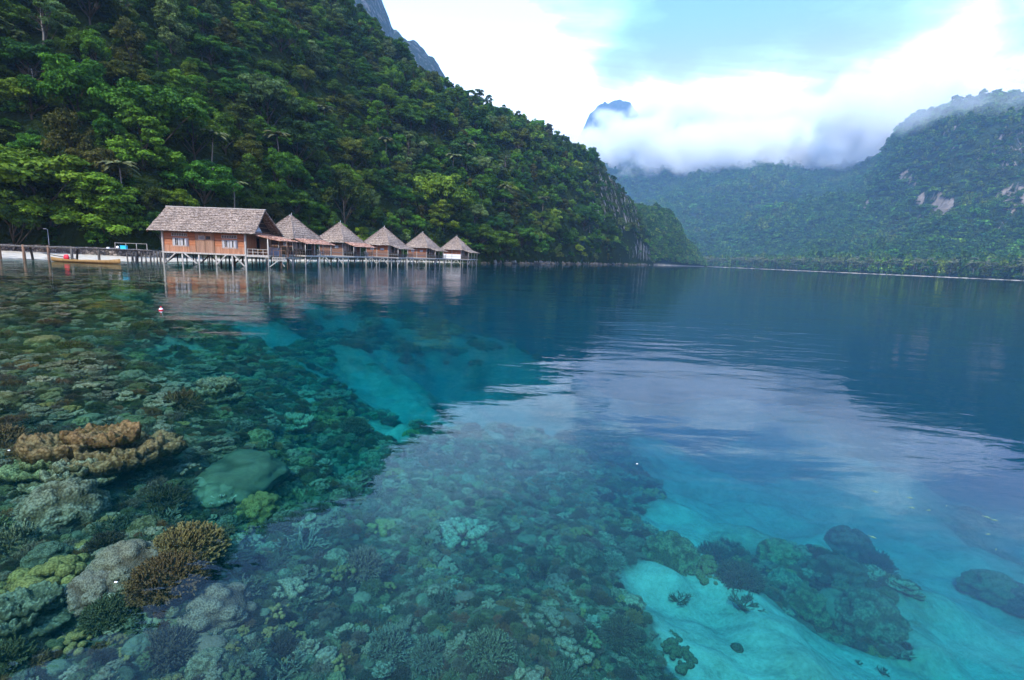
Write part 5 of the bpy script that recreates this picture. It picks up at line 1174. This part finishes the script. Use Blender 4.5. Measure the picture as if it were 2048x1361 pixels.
def knobs(seed, n=34, spread=1.0):
    rg = RS(seed); V_, F_, T_ = [], [], []; b0 = 0; v, f = ICO[2]
    for _ in range(n):
        an, rr = rg.uniform(0, 6.283), math.sqrt(rg.rand()) * spread; s = rg.uniform(.10, .21); c = np.array([math.cos(an) * rr, math.sin(an) * rr * .8, .10 + .22 * (1 - rr)]); q = v * s * (1 + .1 * fbm(v[:, 0] * 2, v[:, 1] * 2, v[:, 2] * 2, 2, seed + _))[:, None] * [1, 1, .75] + c
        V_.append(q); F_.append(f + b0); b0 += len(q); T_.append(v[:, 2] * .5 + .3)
    return np.concatenate(V_), np.concatenate(F_), np.concatenate(T_)
CM = {
    'tan':      m_coral('tan_coral', (.16, .095, .035), (.42, .27, .12), 7, .6, (.55, .42, .26)),
    'orange':   m_coral('orange_coral', (.20, .075, .018), (.50, .23, .06), 8, .6, (.46, .25, .09)),
    'rust':     m_coral('rust_brown_coral', (.24, .075, .012), (.50, .19, .03), 9, .6, (.56, .23, .04)),
    'brown':    m_coral('brown_coral', (.06, .035, .02), (.20, .12, .06), 9, .6, (.28, .18, .10)),
    'olive':    m_coral('olive_coral', (.09, .08, .025), (.25, .22, .07), 8, .6, (.36, .32, .13)),
    'mustard':  m_coral('mustard_coral', (.20, .11, .015), (.42, .23, .03), 8, .5, (.46, .26, .04)),
    'grey green': m_coral('grey_green_coral', (.09, .09, .045), (.21, .20, .11), 6, .4, (.27, .27, .16)),
    'smooth grey green': m_coral('smooth_grey_green_coral', (.11, .12, .065), (.21, .21, .12), 4, .4, (.22, .22, .13), True),
    'pale':     m_coral('pale_branching_coral', (.13, .11, .065), (.28, .25, .16), 9, .5, (.44, .41, .29)),
    'pinkish':  m_coral('pinkish_grey_coral', (.18, .085, .045), (.34, .19, .11), 8, .5, (.42, .27, .17)),
    'dark':     m_coral('dark_coral', (.045, .045, .03), (.13, .12, .07), 9, .5, (.20, .18, .11)),
}
def cmesh(name, t4):
    v, f, tip = t4[:3]
    if len(t4) == 4:   # branches (quads) plus a core (triangles)
        f = np.concatenate([f, np.concatenate([t4[3], t4[3][:, :1]], 1)]); tip = np.concatenate([tip, np.zeros(len(v) - len(tip))])
        me = bpy.data.meshes.new(name); me.from_pydata(v.tolist(), [], [tuple(q) if q[0] != q[3] else tuple(q[:3]) for q in f.tolist()]); me.update()
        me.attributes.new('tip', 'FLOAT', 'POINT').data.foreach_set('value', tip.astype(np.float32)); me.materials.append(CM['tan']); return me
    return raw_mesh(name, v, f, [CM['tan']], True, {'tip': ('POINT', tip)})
KM = {'lobed': [cmesh('lobed', lobed(1)), cmesh('lobed', lobed(2, 190, .13, .75)), cmesh('lobed', lobed(3, 70, .2, .65, 5, 1.3))], 'boulder': [cmesh('boulder', boulder(4)), cmesh('boulder', boulder(5, .6))],
      'table': [cmesh('table', table(6)), cmesh('table', table(7, 5)), cmesh('table', table(8, 3))], 'staghorn': [cmesh('staghorn', staghorn(9)), cmesh('staghorn', staghorn(10, 22, .035)), cmesh('staghorn', staghorn(11, 12, .055, 1.2))],
      'bushy': [cmesh('bushy', fingers(12)), cmesh('bushy', fingers(13, 420, .24, .035, .8)), cmesh('bushy', fingers(14, 200, .42, .05, .6)), cmesh('bushy', fingers(17, 1100, .15, .026, .62))], 'knobby': [cmesh('knobby', knobs(15)), cmesh('knobby', knobs(16, 60, 1.25))]}
KCAT = {'lobed': 'lobed coral', 'boulder': 'boulder coral', 'table': 'table coral', 'staghorn': 'staghorn coral', 'bushy': 'bushy coral', 'knobby': 'knobby coral'}
KTOP = {'lobed': .72, 'boulder': .55, 'table': .62, 'staghorn': .85, 'bushy': .85, 'knobby': .42}
def bedz1(x, y): a, d = to_ad(x, y); return float(bed_z(np.array([a]), np.array([d]))[0])
def hit_bed(px, py, up=0.0):
    d3 = ray(px, py); hz_ = math.hypot(d3[0], d3[1]); a = math.degrees(math.atan2(d3[0], d3[1])); ds = np.geomspace(1.5, 90, 1600); z = CAM_H + ds / hz_ * d3[2]; k = np.where(bed_z(np.full_like(ds, a), ds) + up > z)[0]
    if not len(k): return None
    d = ds[k[0]]; x, y = to_xy(a, d); return float(x), float(y), float(d)
placed = {}
def cadd(x, y, r): placed.setdefault((int(x // .8), int(y // .8)), []).append((x, y, r))
def cnear(x, y, r, k_=.62):
    gx, gy = int(x // .8), int(y // .8)
    return any((q[0] - x) ** 2 + (q[1] - y) ** 2 < ((r + q[2]) * k_) ** 2 for i in range(gx - 2, gx + 3) for j in range(gy - 2, gy + 3) for q in placed.get((i, j), ()))
def coral(kind, x, y, R, colr, var, rz, label, zs=1.0):
    zb = bedz1(x, y); top = -.035; h = R * KTOP[kind] * zs
    if zb + h > top: zs *= max(.25, (top - zb) / h)
    o = bpy.data.objects.new(KCAT[kind].replace(' ', '_'), KM[kind][var % len(KM[kind])]); COL.objects.link(o); o.location = (x, y, zb - .02 * R); o.rotation_euler = (0, 0, rz); o.scale = (R, R, R * zs)
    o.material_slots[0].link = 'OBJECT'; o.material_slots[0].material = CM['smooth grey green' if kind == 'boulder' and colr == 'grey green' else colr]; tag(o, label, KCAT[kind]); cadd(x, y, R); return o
CW = {'tan': 'tan', 'orange': 'orange', 'rust': 'rust brown', 'brown': 'dark brown', 'olive': 'olive', 'mustard': 'mustard yellow', 'grey green': 'grey green', 'pale': 'pale', 'pinkish': 'pinkish grey', 'dark': 'blackish'}
HERO = [(215, 915, 95, 'table', 'orange', 0, 'largest orange-tan table coral with a ragged layered top, left side of the reef'), (150, 960, 60, 'table', 'tan', 1, 'pale tan plate along the front edge of the largest table coral'), (95, 935, 55, 'table', 'olive', 2, 'olive plate trailing off the left side of the largest table coral'),
        (432, 795, 50, 'table', 'tan', 1, 'tan coral head nearly breaking the surface, farther out below the long house'), (365, 808, 36, 'bushy', 'orange', 0, 'orange bushy coral just left of the tan head nearly breaking the surface'), (5, 880, 34, 'bushy', 'orange', 1, 'orange coral clump cut by the left edge of the photo'),
        (480, 945, 82, 'boulder', 'grey green', 0, 'big smooth grey-green boulder coral with small pits'), (425, 975, 44, 'boulder', 'grey green', 1, 'lower grey-green shoulder beside the big smooth boulder coral'), (440, 990, 36, 'table', 'pale', 2, 'pale ragged plate in front of the smooth boulder coral'),
        (120, 1018, 64, 'lobed', 'tan', 1, 'tan cobbled coral mound in front of the largest table coral'), (515, 1012, 40, 'lobed', 'mustard', 0, 'mustard lobed coral right in front of the smooth boulder coral'), (580, 985, 34, 'lobed', 'olive', 1, 'olive lobed coral right of the mustard lobed coral'),
        (375, 1090, 66, 'bushy', 'rust', 3, 'big rust brown bushy coral at the edge of the mirrored hill, rear half'), (335, 1150, 64, 'bushy', 'rust', 3, 'big rust brown bushy coral at the edge of the mirrored hill, front half'),
        (255, 1115, 46, 'lobed', 'pinkish', 2, 'pinkish knobbly ridge left of the rust brown bushy corals, upper end'), (200, 1165, 44, 'lobed', 'pinkish', 0, 'pinkish knobbly ridge left of the rust brown bushy corals, lower end'), (300, 1088, 24, 'table', 'pale', 2, 'small pale plate at the top of the pinkish ridge'),
        (225, 1215, 46, 'bushy', 'olive', 3, 'olive bushy coral dome below the pinkish ridge'), (105, 1150, 74, 'knobby', 'mustard', 1, 'mustard knobby coral band at the lower left'), (25, 1180, 44, 'knobby', 'mustard', 0, 'mustard knobby coral by the left edge of the photo, lower left'), (160, 1265, 34, 'knobby', 'mustard', 0, 'small mustard knobby coral below the olive dome'),
        (50, 1240, 60, 'table', 'grey green', 1, 'flat ragged grey-green plate near the lower left corner'), (5, 1310, 34, 'bushy', 'olive', 0, 'olive bush at the lower left corner of the photo'), (25, 1085, 40, 'bushy', 'tan', 0, 'tan bushy coral by the left edge, above the mustard band'),
        (708, 852, 34, 'bushy', 'tan', 3, 'lone tan coral head beside the turquoise sand channel'), (330, 1000, 40, 'bushy', 'brown', 1, 'brown bush between the tan mound and the smooth boulder coral'), (330, 1030, 40, 'staghorn', 'pale', 0, 'pale staghorn thicket between the tan mound and the rust brown bushes'), (240, 1050, 40, 'staghorn', 'grey green', 1, 'grey-green staghorn thicket right of the tan cobbled mound'), (355, 1045, 28, 'staghorn', 'pale', 2, 'whitish staghorn tuft above the rust brown bushy corals'),
        (420, 1205, 52, 'lobed', 'pinkish', 2, 'large pinkish lobed boulder in the pale cloud reflection, lower left'), (395, 1265, 22, 'boulder', 'pinkish', 0, 'small round boulder below the pinkish lobed boulder, left one'), (425, 1275, 22, 'boulder', 'pinkish', 1, 'small round boulder below the pinkish lobed boulder, right one'), (415, 1315, 32, 'lobed', 'tan', 0, 'tan lobed coral near the bottom edge, left of centre'),
        (340, 1290, 44, 'bushy', 'brown', 1, 'brown bush left of the small round boulders'), (600, 1085, 54, 'staghorn', 'pale', 2, 'wide whitish staghorn bed just below the pale shoreline reflection'), (545, 1120, 40, 'staghorn', 'pale', 1, 'whitish staghorn coral left of the wide staghorn bed'), (725, 1125, 44, 'bushy', 'pinkish', 1, 'pinkish bushy coral right of the wide staghorn bed'),
        (470, 1180, 40, 'staghorn', 'pale', 0, 'pale twisted staghorn coral above the pinkish lobed boulder'), (575, 1175, 42, 'knobby', 'tan', 0, 'cluster of round tan corals under the wide staghorn bed'), (1345, 1110, 60, 'lobed', 'olive', 1, 'round olive cauliflower coral at the edge of the turquoise sand'), (1172, 1112, 44, 'lobed', 'grey green', 1, 'grey-green cauliflower coral left of the round olive one'),
        (1480, 1150, 48, 'bushy', 'brown', 3, 'dark brown bush on the coral ridge crossing the turquoise sand'), (1430, 1115, 40, 'bushy', 'brown', 0, 'brown bush right behind the round olive cauliflower coral'), (1560, 1110, 40, 'lobed', 'olive', 0, 'olive lobed head at the bend of the ridge crossing the sand'), (1570, 1165, 36, 'lobed', 'grey green', 1, 'grey-green head in the middle of the ridge crossing the sand'), (1620, 1205, 42, 'lobed', 'olive', 1, 'olive head near the right part of the ridge crossing the sand'),
        (1680, 1145, 42, 'lobed', 'brown', 2, 'brown lobed mound behind the right end of the ridge'), (1735, 1235, 62, 'lobed', 'grey green', 1, 'largest grey-green mound at the right end of the ridge crossing the sand'), (1700, 1210, 50, 'boulder', 'grey green', 0, 'smooth shoulder joined to the largest grey-green mound on the ridge'), (1700, 1090, 42, 'lobed', 'brown', 1, 'dim lobed coral standing alone on deeper sand'), (1750, 1130, 34, 'bushy', 'dark', 1, 'dim coral right of the lone lobed coral on deeper sand'),
        (1490, 1205, 34, 'staghorn', 'grey green', 0, 'thin staghorn coral at the front of the dark brown bush'), (1360, 1190, 26, 'staghorn', 'olive', 1, 'olive tuft standing on the sand below the round olive cauliflower coral'), (1985, 1170, 32, 'lobed', 'olive', 2, 'dark coral clump in the deep water at the right edge, nearer one'), (2035, 1195, 30, 'lobed', 'brown', 0, 'dark coral clump in the deep water at the right edge, farther right'),
        (1770, 1335, 12, 'staghorn', 'grey green', 1, 'tiny dark coral on open sand near the bottom right'), (1475, 1285, 12, 'lobed', 'grey green', 0, 'tiny grey coral on open sand near the bottom'), (1720, 1315, 8, 'staghorn', 'grey green', 0, 'tiny dark coral left of the other one on the open sand'), (1240, 1262, 44, 'bushy', 'brown', 1, 'large brown bush near the bottom, beside the turquoise sand'), (1345, 1290, 40, 'knobby', 'olive', 1, 'olive coral clump on the sand edge at the bottom'), (1290, 1320, 44, 'staghorn', 'grey green', 1, 'grey-green thicket on the sand edge at the bottom'),
        (1130, 1290, 48, 'knobby', 'tan', 1, 'patch of round tan corals near the bottom, centre right'), (1100, 1230, 40, 'knobby', 'tan', 0, 'smaller patch of round tan corals above the bottom one'), (900, 1060, 60, 'knobby', 'tan', 1, 'large patch of round tan corals in the middle of the reef'), (820, 1240, 36, 'knobby', 'tan', 0, 'tan round corals left of the bottom finger corals'), (775, 1285, 46, 'bushy', 'pale', 1, 'pale finger coral cluster near the bottom, left of centre'), (860, 1300, 40, 'bushy', 'pale', 0, 'pale finger coral cluster near the bottom, centre'), (980, 1295, 50, 'bushy', 'grey green', 1, 'grey-green finger coral cluster at the bottom centre')]
for i, (px, py, rp, kd, cl, vr, lb) in enumerate(HERO):
    q = hit_bed(px, py, .10)
    if q is None: continue
    x, y, d = q; R = rp / FPX * math.hypot(d, CAM_H + .8) * .98; y2 = y
    coral(kd, x, y2, R, cl, vr, (i * 1.3) % 6.28 if kd not in ('table',) else (i * .9) % .6, lb, 1.15 if kd in ('lobed', 'bushy') else 1.0)
# further single corals: the largest of each kind after those
rng = RS(99); fill = {}; extra = []
KP = [('staghorn', .24), ('bushy', .31), ('lobed', .18), ('knobby', .17), ('table', .07), ('boulder', .03)]
KC = {'staghorn': ['pale', 'grey green', 'tan', 'brown'], 'bushy': ['brown', 'olive', 'rust', 'pinkish', 'grey green', 'pale', 'dark'], 'lobed': ['olive', 'tan', 'grey green', 'pinkish', 'brown'], 'knobby': ['tan', 'olive', 'mustard', 'tan'], 'table': ['tan', 'brown', 'pale', 'olive'], 'boulder': ['grey green', 'pinkish', 'tan']}
n = 420000; A = rng.uniform(-52, 46, n); D = np.exp(rng.uniform(math.log(2.6), math.log(62), n)); cv = cover(A, D); bz = bed_z(A, D); X, Y = to_xy(A, D)
ok = (cv > .42 + .2 * rng.rand(n)) & (bz > -4.2); A, D, cv, bz, X, Y = [q[ok] for q in (A, D, cv, bz, X, Y)]
for i in range(len(A)):
    if len(extra) > 30000: break
    kd = KP[rng.choice(6, p=[p for _, p in KP])][0]; R = rng.uniform(.045, .125) * {'staghorn': 1.15, 'bushy': 1.0, 'lobed': 1.0, 'knobby': 1.35, 'table': 1.3, 'boulder': 1.2}[kd] * (1 + max(0, D[i] - 5) * .10)
    if rng.rand() < .07: R *= 1.9
    if cnear(X[i], Y[i], R, .50): continue
    cadd(X[i], Y[i], R); pat = vn(np.array([X[i] * .5]), np.array([Y[i] * .5]), s=91)[0]
    lst = KC[kd]; cl = lst[min(len(lst) - 1, int(abs(pat * 1.3 + rng.randn() * .35) * len(lst)) % len(lst))]
    extra.append([kd, X[i], Y[i], R, cl, rng.randint(3), rng.uniform(0, 6.28), bz[i], D[i]])
extra.sort(key=lambda e: -(e[3] / math.hypot(e[8], CAM_H)))
def reef_zone(px, py, kd):
    if py < 900: z = 'in the far left reef flat' if px < 350 else 'near the turquoise sand channel'
    elif px < 420: z = 'on the dark left reef' if py < 1180 else 'in the lower left corner reef'
    elif px < 720: z = 'left in the cloud reflection'
    elif px < 1000: z = 'in the middle of the deeper reef'
    elif px < 1290: z = 'left of the open sand'
    else: z = 'on or beside the turquoise sand'
    v_ = '' if py < 1000 else (', upper rows' if py < 1130 else ', middle rows' if py < 1250 else ', along the bottom edge')
    return z + v_
left = []; cnt = 0
for e in extra:
    kd, x, y, R, cl, vr, rz, bz_, d = e; px, py = proj((x, y, bz_ + R * .4))
    if cnt < 230 and -20 < px < 2070 and 700 < py < 1375:
        o = coral(kd, float(x), float(y), float(R), cl, vr, rz, f"small {CW[cl]} {KCAT[kd]} {reef_zone(px, py, kd)}"); o['group'] = 'small corals covering the reef'; cnt += 1
    else: left.append(e)
# patterns for the dense cover: small corals that stand in the scene themselves
protos = []; pn = 0
PS = [('staghorn', 'pale', 0), ('staghorn', 'grey green', 1), ('bushy', 'brown', 0), ('bushy', 'olive', 1), ('bushy', 'rust', 2), ('lobed', 'olive', 0), ('lobed', 'tan', 1), ('knobby', 'tan', 0), ('knobby', 'mustard', 1), ('table', 'tan', 0), ('boulder', 'grey green', 0), ('bushy', 'dark', 1), ('lobed', 'grey green', 1), ('bushy', 'pinkish', 0), ('staghorn', 'brown', 2)]
for i, (kd, cl, vr) in enumerate(PS):
    px, py = 640 + i * 38, 1180 - (i % 3) * 40; q = hit_bed(px, py, .05); me = KM[kd][vr % len(KM[kd])].copy(); me.materials.clear(); me.materials.append(CM[cl])
    o = link(KCAT[kd].replace(' ', '_'), me, None, (q[0], q[1], bedz1(q[0], q[1]) - .01), (0, 0, i), .13); tag(o, f"small {CW[cl]} {KCAT[kd]} in the mid reef row, {['1st','2nd','3rd','4th','5th','6th','7th','8th','9th','10th','11th','12th','13th','14th','15th'][i]} from the left", KCAT[kd], 'small corals covering the reef'); protos.append(o)
pk = {}
for i, (kd, cl, vr) in enumerate(PS): pk.setdefault(kd, []).append(i)
P_, R_, S_, I_ = [], [], [], []
for kd, x, y, R, cl, vr, rz, bz_, d in left:
    c_ = [i for i in pk[kd] if PS[i][1] == cl] or pk[kd]; h = R * KTOP[kd]; zs = 1.0 if bz_ + h < -.03 else max(.2, (-.03 - bz_) / h)
    P_.append((x, y, bz_ - .02 * R)); R_.append((0, 0, rz)); S_.append((R, R, R * zs)); I_.append(c_[rng.randint(len(c_))])
scatter('coral_cover', P_, R_, S_, I_, protos, 'dense bed of small corals and coral rubble between the larger corals')

# floating specks and small fish
for i, (px, py, r, lb) in enumerate([(1274, 929, .014, 'tiny white leaf floating on the blue water right of centre'), (232, 1166, .014, 'tiny white fleck floating over the pinkish ridge'), (18, 902, .016, 'tiny white fleck floating beside the orange clump at the left edge')]):
    p = on_level(px, py); w = MB(); blob(w, (0, 0, 0), (r, r * .6, r * .3), i + 4, (8, 5), .1); o = w.build('floating_leaf', MT['ltwhite'], None, True, (p[0], p[1], .006)); tag(o, lb, 'leaf')
FM = m_plain('fish_scales', (.20, .24, .12), .4, .2, 30)
def fish_mesh(nm):
    w = MB(); n = 8; V_ = []; F_ = []; pr = [(-.5, .02, .05), (-.3, .05, .12), (-.05, .08, .17), (.2, .07, .14), (.4, .035, .07), (.5, .01, .03)]
    for (x, a_, b_) in pr:
        for j in range(8): an = j * math.pi / 4; V_.append((x, a_ * math.cos(an), b_ * math.sin(an)))
    for i in range(5):
        for j in range(8): F_.append((i * 8 + j, i * 8 + (j + 1) % 8, i * 8 + 8 + (j + 1) % 8, i * 8 + 8 + j))
    F_.append(tuple(range(8))[::-1]); F_.append(tuple(range(40, 48))); w.add(V_, F_)
    w.add([(-.48, .008, 0), (-.72, .004, .16), (-.64, .004, 0), (-.72, .004, -.16), (-.48, -.008, 0), (-.72, -.004, .16), (-.64, -.004, 0), (-.72, -.004, -.16)], [(0, 1, 2), (0, 2, 3), (4, 6, 5), (4, 7, 6), (0, 4, 5, 1), (1, 5, 6, 2), (2, 6, 7, 3), (3, 7, 4, 0)])
    w.add([(-.15, .008, .15), (.15, .008, .15), (-.1, 0, .24), (-.15, -.008, .15), (.15, -.008, .15)], [(0, 1, 2), (4, 3, 2), (0, 3, 4, 1), (0, 2, 3), (1, 4, 2)]); return w_mesh(w, nm, FM)
fme = fish_mesh('fish')
for i, (px, py) in enumerate([(1751, 984), (1820, 996), (1858, 1021), (1893, 1012), (1975, 1035), (1990, 1041), (1977, 1069), (1992, 1099), (1746, 1075), (1825, 1016)]):
    p = on_level(px, py, -.5); o = link('fish', fme, None, (p[0], p[1], -.5), (0, rad(5), rad(-35 + 25 * (i % 4))), .07); tag(o, 'small slim silvery yellow fish swimming in the blue water at the right', 'fish', 'small fish in the deep water at the right')

# ================================================================== LOW CLOUD ON THE MOUNTAINS
def m_cloud(name, dens, seed, thr=.0, nsc=3.0):
    m, nt = nmat(name); t = N(nt, 'ShaderNodeTexCoord').outputs['Object']; ln = N(nt, 'ShaderNodeVectorMath', operation='LENGTH'); L(nt, t, ln.inputs[0])
    geo = N(nt, 'ShaderNodeNewGeometry'); mp = N(nt, 'ShaderNodeMapping'); mp.inputs['Scale'].default_value = (nsc / 1000,) * 3; mp.inputs['Location'].default_value = (seed, seed * 2, 0); L(nt, geo.outputs['Position'], mp.inputs[0])
    n_ = noise(nt, mp.outputs[0], 1.0, 6, .6, .2)
    r2 = math_(nt, 'MULTIPLY', ln.outputs['Value'], ln.outputs['Value']); fall = math_(nt, 'SUBTRACT', 1.0, r2)
    d = math_(nt, 'ADD', math_(nt, 'MULTIPLY', fall, .75), math_(nt, 'MULTIPLY', math_(nt, 'SUBTRACT', n_, .5), 3.6)); d = math_(nt, 'SUBTRACT', d, thr)
    edge = N(nt, 'ShaderNodeMapRange', interpolation_type='SMOOTHSTEP'); L(nt, fall, edge.inputs[0]); edge.inputs[1].default_value = 0.0; edge.inputs[2].default_value = .25
    d = math_(nt, 'MULTIPLY', math_(nt, 'MULTIPLY', math_(nt, 'MAXIMUM', d, 0.0), dens), edge.outputs[0])
    v = N(nt, 'ShaderNodeVolumePrincipled'); v.inputs['Color'].default_value = (1, 1, 1, 1); v.inputs['Anisotropy'].default_value = 0.0; L(nt, d, v.inputs['Density'])
    o = N(nt, 'ShaderNodeOutputMaterial'); L(nt, v.outputs[0], o.inputs['Volume']); return m
CLM = [m_cloud('cloud_vapour', .030, 3.1, .12, 6.0), m_cloud('thin_cloud_vapour', .0045, 7.7, .2, 5.0)]
def cloud(px, py, rx, ry, depth, dist, mi, label):
    q = ray(px, py); h = math.hypot(q[0], q[1]); x, y, z = q[0] / h * dist, q[1] / h * dist, CAM_H + q[2] / h * dist
    v, f = ICO[3]; me = raw_mesh('cloud', v, f, [CLM[mi]], False); o = link('cloud', me, None, (x, y, z), (0, 0, -math.atan2(q[0], q[1])), (rx / FPX * dist, depth, ry / FPX * dist)); tag(o, label, 'cloud', None, 'stuff'); return o
cloud(1400, 300, 330, 66, 240, 2400, 0, 'long white cloud bank lying on the valley ridge')
cloud(1570, 300, 190, 62, 220, 2500, 0, 'white cloud heap over the right part of the valley ridge')
cloud(1375, 255, 125, 82, 260, 2800, 0, 'tall white cloud puff in front of the distant peak')
cloud(1200, 316, 150, 92, 200, 3300, 0, 'white cloud wrapped around the distant peak below its top')
cloud(1480, 250, 220, 46, 260, 3000, 0, 'white cloud top rising behind the valley cloud bank')
cloud(1760, 235, 140, 85, 200, 2250, 0, 'mist rising behind the left shoulder of the big mountain')
cloud(1830, 232, 120, 26, 160, 1560, 1, 'thin mist veil lying on the summit of the big mountain')
cloud(2025, 205, 90, 34, 160, 1500, 1, 'mist hanging over the right end of the big mountain summit')
